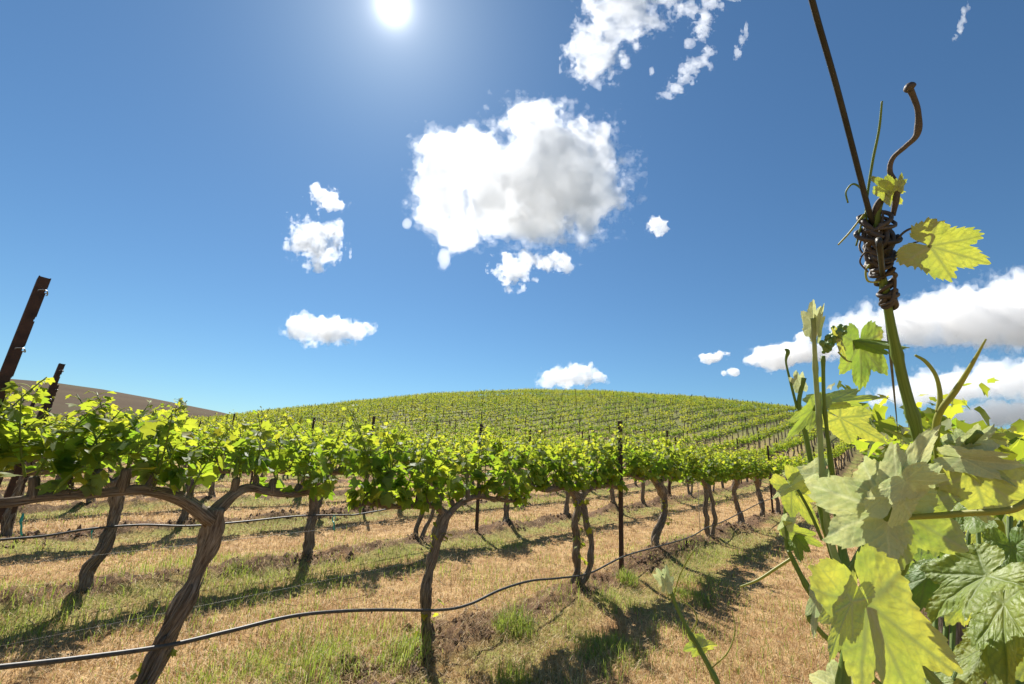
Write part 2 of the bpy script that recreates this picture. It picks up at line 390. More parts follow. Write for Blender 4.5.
def ground_material():
    m, t, o = material('vineyard_ground')
    pos = N(t, 'ShaderNodeNewGeometry').outputs['Position']
    dn = N(t, 'ShaderNodeVectorMath', operation='DOT_PRODUCT'); dn.inputs[1].default_value = (*N_, 0); t.links.new(pos, dn.inputs[0])
    n0 = math_(t, 'ADD', dn.outputs['Value'], -ROW1+SPC/2+SPC*100)
    k = math_(t, 'SUBTRACT', math_(t, 'MODULO', n0, SPC), SPC/2)         # signed distance from nearest row line
    ka = math_(t, 'ABSOLUTE', k)
    nl = noise(t, pos, .9, 4); nm = noise(t, pos, 4.5, 5, .62); nf = noise(t, pos, 38, 5, .7); nb = noise(t, pos, .35, 3)
    straw = ramp(t, nf, [(.28, (.19, .11, .045)), (.45, (.44, .285, .13)), (.64, (.61, .43, .215)), (.85, (.72, .55, .31))])
    straw = mixc(t, ramp(t, nm, [(.38, (.85, .85, .85)), (.6, (0, 0, 0))]), straw, (.27, .145, .06))
    green = ramp(t, nf, [(.3, (.12, .135, .03)), (.6, (.27, .28, .065)), (.8, (.42, .38, .13))])
    soil = ramp(t, nf, [(.3, (.045, .024, .014)), (.55, (.13, .072, .042)), (.85, (.26, .165, .10))])
    bare = ramp(t, math_(t, 'ADD', noise(t, pos, 1.7, 4, .65), math_(t, 'MULTIPLY', math_(t, 'SUBTRACT', nf, .5), .25)), [(.60, (0, 0, 0)), (.68, (.75, .75, .75))])
    straw = mixc(t, bare, straw, (.24, .15, .085))
    # green towards the rows, patchy
    gw = math_(t, 'SUBTRACT', 1.1, math_(t, 'MULTIPLY', math_(t, 'ABSOLUTE', math_(t, 'ADD', k, .35)), 1.25), True)
    gw = math_(t, 'ADD', math_(t, 'MULTIPLY', gw, .74), math_(t, 'MULTIPLY', math_(t, 'SUBTRACT', nl, .5), 1.9))
    gf = ramp(t, math_(t, 'ADD', gw, math_(t, 'MULTIPLY', math_(t, 'SUBTRACT', nm, .5), 1.2)), [(.36, (0, 0, 0)), (.72, (.85, .85, .85))])
    c = mixc(t, gf, straw, green)
    sw = math_(t, 'SUBTRACT', 1.1, math_(t, 'MULTIPLY', ka, 2.6), True)
    sf = ramp(t, math_(t, 'ADD', sw, math_(t, 'MULTIPLY', math_(t, 'SUBTRACT', nm, .5), 2.0)), [(.42, (0, 0, 0)), (.72, (.92, .92, .92))])
    c = mixc(t, sf, c, soil)
    sx = N(t, 'ShaderNodeSeparateXYZ'); t.links.new(pos, sx.inputs[0])
    up = ramp(t, math_(t, 'MULTIPLY', sx.outputs['Z'], .1), [(.08, (0, 0, 0)), (.5, (.9, .9, .9))])
    c = mixc(t, up, c, mixc(t, nm, (.10, .13, .03), (.18, .175, .06)))
    pr = N(t, 'ShaderNodeBsdfPrincipled'); t.links.new(c, pr.inputs['Base Color']); setin(pr, Roughness=.95)
    pr.inputs['Specular IOR Level'].default_value = .15
    h = math_(t, 'ADD', math_(t, 'MULTIPLY', nf, .5), nm)
    t.links.new(bump(t, h, .9, .035), pr.inputs['Normal']); t.links.new(pr.outputs[0], o.inputs['Surface'])
    return m
def plow_material():
    m, t, o = material('ploughed_hill')
    pos = N(t, 'ShaderNodeNewGeometry').outputs['Position']
    mp = N(t, 'ShaderNodeMapping'); mp.inputs['Scale'].default_value = (.012, .012, .32); t.links.new(pos, mp.inputs['Vector'])
    n1 = noise(t, mp.outputs[0], 1.0, 4); n2 = noise(t, pos, .6, 5); n3 = noise(t, pos, .02, 3)
    c = ramp(t, n1, [(.3, (.072, .050, .029)), (.7, (.105, .075, .043))])
    c = mixc(t, ramp(t, n2, [(.4, (0, 0, 0)), (.7, (.5, .5, .5))]), c, (.085, .055, .036))
    c = mixc(t, ramp(t, n3, [(.55, (0, 0, 0)), (.7, (.6, .6, .6))]), c, (.10, .10, .045))
    pr = N(t, 'ShaderNodeBsdfPrincipled'); t.links.new(c, pr.inputs['Base Color']); setin(pr, Roughness=1)
    pr.inputs['Specular IOR Level'].default_value = .1
    t.links.new(pr.outputs[0], o.inputs['Surface']); return m

# ------------------------------------------------------------------ ground and far hill
def build_ground():
    th = np.concatenate([np.linspace(-R(66), R(66), 1000), np.linspace(R(66), R(294), 110)[1:-1]])
    def sheet(rs, name, mat, centre, fine):
        RR, TH = np.meshgrid(rs, th, indexing='ij')
        X, Y = RR*np.sin(TH), RR*np.cos(TH)
        Z = ground_z(X, Y, fine)
        v = np.stack([X, Y, Z], -1).reshape(-1, 3); nT = len(th); nR = len(rs)
        i = np.arange(nR-1)[:, None]*nT; j = np.arange(nT)[None, :]; j2 = (j+1) % nT
        F = np.stack([i+j, i+nT+j, i+nT+j2, i+j2], -1).reshape(-1, 4)[:, ::-1]
        fs = [F]
        if centre:
            v = np.vstack([v, [[0, 0, ground_z(0., 0.)]]]); j = np.arange(nT)
            fs.append(np.stack([np.full(nT, nR*nT), j, (j+1) % nT], -1)[:, ::-1])
        mb = MB(); mb.add(v, fs); o = mb.build(name, mat); tag(o, kind='structure'); return o
    r1 = np.exp(np.linspace(np.log(.5), np.log(185), 430))
    r2 = np.exp(np.linspace(np.log(185), np.log(3000), 110))
    g = sheet(r1, 'ground', ground_material(), True, True)
    h = sheet(r2, 'hill', plow_material(), False, True)
    return g, h
build_ground()

# ------------------------------------------------------------------ clouds: closed hulls of scattering vapour
def surface_nets(Fd):
    S = Fd > 0
    nx, ny, nz = Fd.shape
    c = np.zeros((nx-1, ny-1, nz-1), np.int8)
    for a in (0, 1):
        for b in (0, 1):
            for d in (0, 1): c += S[a:nx-1+a, b:ny-1+b, d:nz-1+d]
    act = (c > 0) & (c < 8)
    idx = -np.ones(act.shape, np.int64); cells = np.argwhere(act); idx[act] = np.arange(len(cells))
    acc = np.zeros((len(cells), 3)); cnt = np.zeros(len(cells))
    corners = [(a, b, d) for a in (0, 1) for b in (0, 1) for d in (0, 1)]
    vals = {k: Fd[cells[:, 0]+k[0], cells[:, 1]+k[1], cells[:, 2]+k[2]] for k in corners}
    for p in corners:
        for ax in range(3):
            if p[ax]: continue
            q = list(p); q[ax] = 1; q = tuple(q)
            f0, f1 = vals[p], vals[q]; mk = (f0 > 0) != (f1 > 0)
            u = np.where(mk, f0/np.where(mk, f0-f1, 1), 0)
            pt = np.array(p, float)[None, :] + u[:, None]*np.eye(3)[ax][None, :]
            acc[mk] += pt[mk]; cnt[mk] += 1
    v = cells + acc/np.maximum(cnt, 1)[:, None]
    faces = []
    for ax in range(3):
        a, b = [i for i in range(3) if i != ax]
        sl0 = [slice(None)]*3; sl1 = [slice(None)]*3; sl0[ax] = slice(0, -1); sl1[ax] = slice(1, None)
        ch = S[tuple(sl0)] != S[tuple(sl1)]
        e = np.argwhere(ch)
        ok = (e[:, a] > 0) & (e[:, b] > 0) & (e[:, a] < Fd.shape[a]-1) & (e[:, b] < Fd.shape[b]-1)
        e = e[ok]
        def cell(da, db):
            q = e.copy(); q[:, a] += da; q[:, b] += db; return idx[q[:, 0], q[:, 1], q[:, 2]]
        F = np.stack([cell(-1, -1), cell(0, -1), cell(0, 0), cell(-1, 0)], -1)
        inside = S[e[:, 0], e[:, 1], e[:, 2]]
        flip = inside if ax != 1 else ~inside
        F[~flip] = F[~flip][:, ::-1]
        faces.append(F)
    return v, np.concatenate(faces)
def cloud_material(dens):
    m, t, o = material('cloud_vapour')
    s = N(t, 'ShaderNodeVolumeScatter'); setin(s, Color=(1, 1, 1, 1), Density=dens, Anisotropy=.35)
    t.links.new(s.outputs[0], o.inputs['Volume']); return m
CL = 1500.0
def cloud(label, blobs, vox=1.6, amp=.55, scale=26, tau=4.0, seed=0, gain=.62, thick=.9, wisp=1.0, dist=None, iso=.13):
    CL = dist or globals()['CL']
    b = np.array(blobs, float)
    x0, x1 = (b[:, 0]-b[:, 2]*1.3).min()-6, (b[:, 0]+b[:, 2]*1.3).max()+6
    y0, y1 = (b[:, 1]-b[:, 3]*1.3).min()-6, (b[:, 1]+b[:, 3]*1.3).max()+6
    dz = (np.sqrt(b[:, 2]*b[:, 3])*thick); zm = dz.max()*1.3+5
    gx, gy, gzz = np.arange(x0, x1, vox), np.arange(y0, y1, vox), np.arange(-zm, zm, vox*1.5)
    X, Y, Z = np.meshgrid(gx.astype(np.float32), gy.astype(np.float32), gzz.astype(np.float32), indexing='ij')
    Fd = np.full(X.shape, -9, np.float32)
    for (cx, cy, rx, ry), rz in zip(b, dz):
        q = 1-np.sqrt(((X-cx)/rx)**2+((Y-cy)/ry)**2+(Z/rz)**2); Fd = np.maximum(Fd, q)
    nz = fbm(X/scale+seed*7.7, Y/scale-seed*3.1, Z/scale+seed, 6, gain)
    n2 = fbm(X/scale*2.6-seed*2.2, Y/scale*2.6+seed*4.1, Z/scale*2.6-seed, 4, .68)
    k = CL/FPX
    def hull(Fv, name, dens, parent=None, c=None):
        Fv = Fv.copy(); Fv[0] = Fv[-1] = -1; Fv[:, 0] = Fv[:, -1] = -1; Fv[:, :, 0] = Fv[:, :, -1] = -1
        if not (Fv > 0).any(): return None, c
        v, F = surface_nets(Fv)
        px = x0+v[:, 0]*vox; py = y0+v[:, 1]*vox; pz = -zm+v[:, 2]*vox*1.5
        d = CF[None, :] + CR[None, :]*((px-IMW/2)/FPX)[:, None] + CU[None, :]*((IMH/2-py)/FPX)[:, None]
        p = CAM + unit(d)*(CL + pz*k)[:, None]
        mb = MB(); c = p.mean(0) if c is None else c; mb.add(p-c, [F])
        o = mb.build(name, cloud_material(dens), parent)
        if parent is None: o.location = tuple(c)
        return o, c
    dn = tau/(2*dz.max()*k)
    o, c = hull(Fd + amp*nz - iso, 'cloud', dn)
    hull(Fd + amp*nz*.9 + .30*n2 - iso + .06, 'wispy_edge', dn*.16+.0012*wisp, o, c)
    return tag(o, label, 'cloud', 'fair weather clouds in the sky')
cloud('large heart shaped white cloud in the middle of the sky', [(446,180,36,52),(436,205,24,34),(455,232,26,24),(470,165,34,38),(500,185,52,54),(545,178,76,64),(532,125,30,24),(588,190,30,50),(530,222,58,20),(444,256,7,12),(407,224,6,6),(602,133,9,11)], 1.2, .29, 20, 4.4, 1, .64, iso=.13)
cloud('small ragged double cloud just below the large heart shaped cloud', [(514,270,18,14),(526,262,10,9),(550,263,22,9),(508,280,10,8),(566,266,10,4)], .8, .75, 10, 2.2, 2, .68, iso=.22)
cloud('small round puffy cloud left of the large heart shaped cloud', [(316,243,24,20),(302,246,13,9),(326,252,14,12)], .8, .72, 11, 2.2, 3, .68, iso=.22)
cloud('small slanted cloud wisp above the small round puffy cloud', [(322,196,13,8),(334,206,14,6),(316,190,5,7)], .7, .7, 9, 2, 4, .68, iso=.22)
cloud('flat oval white cloud low in the left of the sky', [(306,328,22,13),(330,332,28,14),(356,331,15,9),(318,322,16,9)], .9, .5, 11, 2.6, 5, .66)
cloud('small flat based cloud resting just above the vineyard hill crest', [(566,376,22,12),(580,377,20,8),(603,378,10,5),(545,384,11,5)], .8, .55, 10, 2.6, 6, .66)
cloud('ragged bright cloud at the top edge right of the sun', [(628,8,36,26),(598,50,26,24),(592,66,16,16),(612,30,24,20),(660,-6,22,14)], 1.0, .75, 13, 1.5, 7, .68)
cloud('scattered thin cloud streaks near the top right of the ragged cloud', [(668,96,7,4),(676,88,9,6),(684,80,9,6),(690,70,10,6),(700,62,11,6),(708,52,6,6),(690,44,5,5),(700,30,8,9),(704,16,7,10),(690,8,10,6),(712,4,10,8),(738,52,3,7),(742,40,3,8),(746,30,2,6),(652,71,2,5),(722,-4,12,6)], .7, .85, 6, .55, 8, .7)
cloud('tiny lone cloud puff right of the large heart shaped cloud', [(657,226,9,9),(662,230,6,4)], .6, .7, 6, 1.8, 9, .68, iso=.22)
cloud('broad grey bottomed cloud bank behind the foreground vine at right', [(872,327,44,17),(915,322,56,26),(965,317,62,32),(1020,311,66,40),(1090,304,70,46)], 1.4, .30, 17, 5, 10)
cloud('low white cloud left of the broad bank behind the vine shoots', [(776,357,32,12),(800,354,24,12),(824,352,24,10),(756,358,16,7),(806,338,12,6)], 1.0, .42, 14, 3.5, 11)
cloud('long low cloud streak under the broad cloud bank at right', [(908,396,40,13),(950,388,52,19),(1005,381,58,21),(1070,376,60,22)], 1.3, .34, 13, 3.5, 12, dist=2600)
cloud('lowest white cloud just above the horizon at far right', [(972,417,40,11),(1010,414,46,15),(1060,411,50,18)], 1.2, .34, 11, 3.5, 13, dist=2600)
cloud('tiny double cloud speck left of the vine shoots near the horizon', [(712,358,14,5),(720,355,8,5),(731,373,9,4)], .8, .45, 7, 2.5, 14)
cloud('faint thin cirrus streak in the top right corner', [(956,38,3,5),(960,28,3,8),(964,14,3,8),(968,4,3,6)], .7, .7, 6, .4, 15)

# ------------------------------------------------------------------ vine pieces
def leaf_template(lod):
    if lod == 0:
        half = [(0, 1.0), (9, .86), (20, .74), (29, .60), (38, .74), (50, .90), (62, .76), (80, .62), (92, .56), (106, .66), (122, .62), (142, .52), (163, .36)]
    elif lod == 1:
        half = [(0, 1.0), (28, .62), (52, .90), (90, .56), (120, .62), (160, .36)]
    else:
        half = [(0, 1.0), (55, .85), (130, .6)]
    pts = [(math.radians(a), r) for a, r in half]
    full = pts + [(-a, r) for a, r in reversed(pts[1:])]
    a = np.array([p[0] for p in full]); r = np.array([p[1] for p in full])
    v = np.stack([np.cos(a)*r, np.sin(a)*r, 0*a], -1)
    v[:, 2] = .30*np.abs(v[:, 1]) - .20*v[:, 0]**2 - .22*v[:, 1]**2
    v = np.vstack([[[0, 0, 0]], v]); n = len(full)
    i = np.arange(n); F = np.stack([np.zeros(n, int), 1+i, 1+(i+1) % n], -1)
    v[:, :2] *= .62; v[:, 2] *= .62
    return v, F
LT = [leaf_template(i) for i in range(3)]
def add_leaves(mb, base, axis, normal, size, age, lod, r=None):
    """many leaves at once: each an outline with lobes, folded along the midrib"""
    r = r or rng
    V, F = LT[lod]; m = len(base)
    if m == 0: return
    a = unit(axis); n = normal - a*np.sum(normal*a, 1, keepdims=True); n = unit(n); b = np.cross(n, a)
    sx = r.uniform(.8, 1.25, (m, 1, 1)); sz = r.uniform(-.6, 1.8, (m, 1, 1)); wv = r.uniform(-.25, .25, (m, 1, 1))
    x, y, z = V[None, :, 0:1], V[None, :, 1:2]*sx, V[None, :, 2:3]*sz + wv*V[None, :, 0:1]*V[None, :, 1:2]*2
    co = base[:, None, :] + size[:, None, None]*(x*a[:, None, :] + y*b[:, None, :] + z*n[:, None, :])
    k = len(V); Fi = (F[None] + (np.arange(m)*k)[:, None, None]).reshape(-1, 3)
    mb.add(co.reshape(-1, 3), [Fi], a=np.repeat(age, k))
SUN_L = np.array([SUN[0]*D_[0]+SUN[1]*D_[1], SUN[0]*N_[0]+SUN[1]*N_[1], SUN[2]])      # the sun in row coordinates
def shoot_curve(r, x, y, z, L, lean):
    dx, dy = lean
    bx, by = r.uniform(-.12, .12), r.uniform(-.12, .12)
    s = np.linspace(0, 1, 7)[:, None]
    return np.array([[x, y, z]]) + s*np.array([[dx, dy, 1.0]])*L*np.array([[1, 1, .95]]) + (s**2)*np.array([[bx, by, -.06]])*L*2
def shoot_leaves(r, curve, L, smin, smax, step, lod, mb, young=0.0, droop=.5):
    m = max(3, int(L/step)); s = np.sort(r.uniform(.02, 1.0, m))
    i = np.clip(s*6, 0, 5.999); k = i.astype(int); u = (i-k)[:, None]
    p = curve[k]*(1-u)+curve[k+1]*u
    az = np.arange(m)*math.pi + r.uniform(0, 6.28) + r.normal(0, .7, m)
    out = np.stack([np.cos(az), np.sin(az), np.zeros(m)], -1)
    pet = (.03+.06*(1-s))*r.uniform(.6, 1.4, m)
    base = p + out*pet[:, None] + np.array([0, 0, 1.0])*(pet*.35)[:, None]
    size = (smax + (smin-smax)*np.clip((s-.25)/.75, 0, 1)**1.2)*r.uniform(.72, 1.2, m)
    axis = out + np.array([0, 0, -1.0])*(r.normal(droop, .45, m))[:, None] + r.normal(0, .25, (m, 3))
    nrm = np.array([0, 0, .75]) + .35*SUN_L + out*.4 + r.normal(0, .55, (m, 3))
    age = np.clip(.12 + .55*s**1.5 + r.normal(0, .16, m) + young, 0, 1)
    add_leaves(mb, base, axis, nrm, size*1.0, age, lod, r)
    # petioles
    if lod == 0:
        for q in range(m): tube(mb, np.array([p[q], (p[q]+base[q])/2+[0, 0, .006], base[q]]), .0016, 3, cap=False, age=.7)

def trunk_curve(r, zh, bend):
    s = np.linspace(0, 1, 14)
    return np.stack([bend[0]*np.sin(s*math.pi)*.5 + bend[1]*np.sin(s*2*math.pi)*.3 + bend[2]*(s-1),
                     bend[3]*np.sin(s*math.pi)*.5 + bend[4]*np.sin(s*2*math.pi)*.4, -0.12 + (zh+.12)*s], -1) + np.stack([np.interp(s, np.linspace(0, 1, 8), r.normal(0, .013, 8)), np.interp(s, np.linspace(0, 1, 8), r.normal(0, .013, 8)), 0*s], -1)
def add_sprout(r, root, c, z, m):
    i = int(np.argmin(np.abs(c[:, 2]-z))); p = c[i]; mb = MB()
    az = r.uniform(0, 6.28, m); out = np.stack([np.cos(az), np.sin(az)-.6, 0*az], -1)
    base = p + out*r.uniform(.03, .09, (m, 1)) + np.array([0, 0, 1.0])*r.uniform(-.10, .10, (m, 1))
    add_leaves(mb, base, out+r.normal(0, .4, (m, 3))-np.array([0, 0, .7]), r.normal(0, .5, (m, 3))+np.array([0, 0, .6]), r.uniform(.03, .07, m), r.uniform(.3, .9, m), 0, r)
    for q in range(m): tube(mb, np.array([p, (p+base[q])/2+np.array([0, 0, .01]), base[q]]), .0016, 4, cap=False, age=.6)
    mb.build('sprout', M_LEAF, root)
def make_vine(seed, lod, zh=.87, bend=None, double=None, rt=.042, armL=(.92, .92), nsh=11, hmax=.56, detail=1.0, sprouts=(), hang=.7):
    """a cordon-trained vine at the origin: trunk, two arms, shoots with their leaves"""
    r = np.random.default_rng(seed)
    if bend is None: bend = r.normal(0, 1, 5)*np.array([.13, .07, .10, .06, .05])
    if double is None: double = r.random() < .22
    root = empty('grapevine', (0, 0, 0))
    sides = (26, 12)[lod]; npt = (46, 14)[lod]
    mb = MB(); c = trunk_curve(r, zh, bend)
    rad = np.interp(np.linspace(0, 1, 14), [0, .1, .3, .75, 1], [1.75, 1.2, .95, .9, 1.3])*rt*np.concatenate([[1, 1, 1], r.uniform(.88, 1.16, 10), [1]])
    C = spline(np.hstack([c, rad[:, None]*(.72 if double else 1)]), npt)
    tube(mb, C[:, :3], C[:, 3], sides, 4, .42, 3.2, .34, seed % 97)
    if double:
        c2 = c + np.stack([np.sin(np.linspace(0, 1, 14)*math.pi)*r.choice([-1, 1])*.0+.10*np.sin(np.linspace(0, 1, 14)*math.pi), -.11*np.sin(np.linspace(0, 1, 14)*math.pi), 0*rad], -1)
        C2 = spline(np.hstack([c2, .66*rad[:, None]]), npt)
        tube(mb, C2[:, :3], C2[:, 3], sides, 4, .34, -2.0, .2, seed % 89+3)
    if lod == 0:                                                           # loose strips of bark
        for q in range(16):
            s0 = r.uniform(.08, .6); s1 = s0+r.uniform(.12, .3); an = r.uniform(0, 6.28)
            pts = []
            for s in np.linspace(s0, min(s1, .97), 6):
                i = int(s*(npt-1)); pts.append(C[i, :3] + np.array([math.cos(an+s*2), math.sin(an+s*2), 0])*(C[i, 3]*1.08+.004*math.sin((s-s0)*9)))
            tube(mb, spline(pts, 10), r.uniform(.003, .007), 5, 0, flat=.45)
    mb.build('trunk', M_BARK, root)
    for z, m_ in sprouts: add_sprout(r, root, c, z, m_)
    head = c[-1]; shoots = []
    for sgn, L in zip((-1, 1), armL):
        n = 9; s = np.linspace(0, 1, n)
        ax = head[0] + sgn*L*s
        az = head[2] + np.interp(s, [0, .15, .3, 1], [-.05, .05, .075, .06]) + .018*np.sin(s*7+r.uniform(0, 6)) + r.normal(0, .006, n)
        ay = head[1]*(1-s) + .02*np.sin(s*6+r.uniform(0, 6))
        ar = rt*np.interp(s, [0, .15, .5, 1], [.95, .68, .54, .40])
        cc = np.stack([ax, ay, az, ar], -1); A = spline(cc, (36, 9)[lod])
        mb = MB(); tube(mb, A[:, :3], A[:, 3], (18, 8)[lod], 4, .28, 1.5, .24, seed % 71+int(sgn))
        k = max(3, int(nsh*L/.92*.5+.5)); pos = (np.arange(k)+.5)/k*.92+.05
        for q in pos:
            i = np.clip(q*8, 0, 7.99); k0 = int(i); p = cc[k0, :3]*(1-(i-k0))+cc[k0+1, :3]*(i-k0)
            h = r.uniform(.05, .10)                                           # spur
            tip = p + np.array([r.normal(0, .02), r.normal(0, .015), h])
            tube(mb, spline([p, (p+tip)/2+r.normal(0, .008, 3), tip], 6), [.021, .019, .017, .016, .017, .014], (10, 5)[lod], 3, .2, 2, .25, int(q*50))
            for e in range(2 if lod == 0 else 1): shoots.append(tip + r.normal(0, .012, 3)*np.array([1, 1, 0]))
        mb.build('cordon_arm', M_BARK, root)
    if lod == 0:
        for p in shoots:
            tall = r.random() < .10
            L = r.uniform(1.1, 1.4)*hmax if tall else r.uniform(.30, hmax)
            cv = shoot_curve(r, *p, L, (r.normal(0, .28), r.normal(0, .30)))
            mb = MB(); tube(mb, spline(cv, 12), np.linspace(.0048, .0018, 12), 6)
            sh = mb.build('shoot', M_GREEN, root)
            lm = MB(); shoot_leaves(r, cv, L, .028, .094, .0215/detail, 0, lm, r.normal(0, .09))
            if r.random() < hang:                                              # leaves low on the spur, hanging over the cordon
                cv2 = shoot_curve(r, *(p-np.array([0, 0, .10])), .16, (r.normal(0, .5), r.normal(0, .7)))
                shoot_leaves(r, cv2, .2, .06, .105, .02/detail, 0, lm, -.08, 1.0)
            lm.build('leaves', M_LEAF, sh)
    else:
        lm = MB()
        for p in shoots:
            for q in range(2):
                L = r.uniform(.5, .75) if r.random() < .12 else r.uniform(.28, hmax)
                cv = shoot_curve(r, *p, L, (r.normal(0, .35), r.normal(0, .35)))
                shoot_leaves(r, cv, L, .045, .12, .032, 1, lm, r.normal(0, .09))
        lm.build('leaves', M_LEAF, root)
    return root

# ------------------------------------------------------------------ rows: where each vine and post stands
T1 = [-2.75, -0.95, 0.882, 2.431, 4.282, 6.341, 8.46, 10.436, 12.356]
T1 += [12.356+1.9*k for k in range(1, 80)]
T2 = [1.013-1.85*k for k in range(4, 0, -1)] + [1.013, 2.841, 4.612] + [4.612+1.86*k for k in range(1, 80)]
spots = []                                   # (row, t, n)
for row in range(-45, 52):
    n = ROW1 + SPC*(row-1)
    if row == 1: ts = T1
    elif row == 2: ts = T2
    elif row == 0: ts = [0.62+1.87*k for k in range(0, 75)]
    else:
        ph = rng.uniform(0, 1.87); ts = [ph+1.87*k for k in range(-75, 90)]
    for t in ts:
        t = t + (0 if row in (0, 1, 2) and t < 13 else rng.normal(0, .06))
        p = xy(t, n); rr = math.hypot(*p); th = math.degrees(math.atan2(p[0], p[1]))
        if rr > 130.5 or rr < .3 or 117 < rr < 125.5: continue
        if abs(th) > (56 if rr > 8 else 75): continue
        if p[1] < -.5: continue
        spots.append((row, t, n, rr, th))
spots.sort(key=lambda s: s[3])
ORD = {1: 'first', 2: 'second', 3: 'third', 4: 'fourth', 5: 'fifth', 6: 'sixth', 7: 'seventh', 8: 'eighth', 9: 'ninth', 10: 'tenth', 11: 'eleventh', 12: 'twelfth', 13: 'thirteenth', 14: 'fourteenth', 15: 'fifteenth', 16: 'sixteenth'}
def place(o, t, n, flip=False):
    q = W(t, n); o.location = tuple(q - np.array([0, 0, .02])); o.rotation_euler = (0, 0, RZ + (math.pi if flip else 0)); return o
row1_spec = {   # the front row, each trunk after the photograph
    0.882: dict(seed=101, bend=np.array([.05, -.09, .15, .02, .02]), double=False, rt=.0335, armL=(1.15, .62), nsh=19, sprouts=((.22, 9),), hmax=.39, hang=.12),
    2.431: dict(seed=102, bend=np.array([-.20, .05, .00, .04, .03]), double=False, rt=.031, armL=(.78, .95), nsh=16, sprouts=((.72, 10), (.2, 5))),
    4.282: dict(seed=103, bend=np.array([-.08, .05, .00, .0, .03]), double=True, rt=.045, armL=(.92, 1.0), nsh=15, sprouts=((.70, 16), (.5, 12), (.3, 7))),
    6.341: dict(seed=104, bend=np.array([.16, -.26, .02, -.05, .10]), double=False, rt=.044, armL=(1.0, 1.0), nsh=15, sprouts=((.6, 12), (.42, 10))),
    8.46: dict(seed=105, bend=np.array([-.20, .03, -.12, .03, .03]), double=True, rt=.046, armL=(1.0, 1.0), nsh=14),
    10.436: dict(seed=106, bend=np.array([.14, .12, .0, .05, -.06]), double=False, rt=.046, armL=(1.0, .95), nsh=14),
    12.356: dict(seed=107, bend=np.array([-.05, .05, .0, .05, .03]), double=False, rt=.05, armL=(.95, .95), nsh=14)}
row1_label = {
    -0.95: 'leafy grapevine cropped by the left edge in the front row',
    0.882: 'gnarled grapevine with the thickest forked trunk, nearest in the front row',
    2.431: 'grapevine with a slim bowed trunk crossed by the hose, right of the thickest trunk',
    4.282: 'grapevine with twin twisted stems just left of the dark front row post',
    6.341: 'grapevine with an S-bent trunk just right of the dark front row post',
    8.46: 'grapevine whose two stems part and rejoin, behind the thin grey stake',
    10.436: 'grapevine with a narrow trunk, second right of the thin grey stake',
    12.356: 'grapevine beside the last clear dark post of the front row'}
SIDE = lambda th: 'left' if th < 0 else 'right'
made = 0; NEAR = []; variants = []; counts = {}
individual = [s for s in spots if s[0] != 0 or s[1] > 2][:296]
far = [s for s in spots if (s[0] != 0 or s[1] > 2)][296:]
names_by_row = {}
for s in individual: names_by_row.setdefault(s[0], []).append(s)
vine_label = {}
for row, L in names_by_row.items():
    L.sort(key=lambda s: s[4] if row > 0 else -s[3])
    for i, s in enumerate(L):
        o_ = ORD.get(i+1)
        if row in (2, 3, 4, 5) and o_ and s[3] < 16:
            vine_label[(row, s[1])] = ('%s leafy grapevine from the left in the %s vine row back' % (o_, ORD[row]), 'grapevines in the near rows')
        elif row == 1 and s[1] not in row1_label:
            k = [q for q in L if q[1] > 12.4].index(s)+1 if s[1] > 12.4 else 0
            vine_label[(row, s[1])] = ('%s small grapevine beyond the last clear post of the front row' % ORD.get(k, 'far') if 0 < k < 6 else 'far small grapevine where the front row runs out of sight', 'grapevines in the near rows')
        elif row == 0:
            vine_label[(row, s[1])] = ('leafy grapevine further along the row of the close shoots at right', 'grapevines behind the close shoots')
        elif row < 0:
            vine_label[(row, s[1])] = ('small grapevine in the rows beyond the close shoots at far right', 'grapevines at the far right')
        else:
            vine_label[(row, s[1])] = ('small leafy grapevine in the rows at the foot of the hill', 'grapevines at the foot of the hill')
for s in individual:
    row, t, n, rr, th = s
    key = round(t, 3)
    if row == 1 and key in row1_spec:
        v = make_vine(lod=0, **row1_spec[key])
    elif rr < 9.5 and row in (1, 2, 3) and abs(th) < 62:
        v = make_vine(int(200+made), 0, nsh=13, hmax=.44 if t < 0 else .54)
    else:
        if len(variants) < 8:
            v = make_vine(500+len(variants), 1, nsh=12, rt=.045); variants.append(v)
        else: v = copy_tree(variants[int(rng.integers(0, 8))])
    for c_ in ('label', 'category', 'group'):
        if c_ in v: del v[c_]
    place(v, t, n, flip=(v in variants or rr > 9.5) and rng.random() < .5)
    if row == 1 and t in row1_label: tag(v, row1_label[t], 'grapevine', 'grapevines in the near rows')
    else:
        lb, gp = vine_label[(row, t)]; tag(v, lb, 'grapevine', gp)
    made += 1

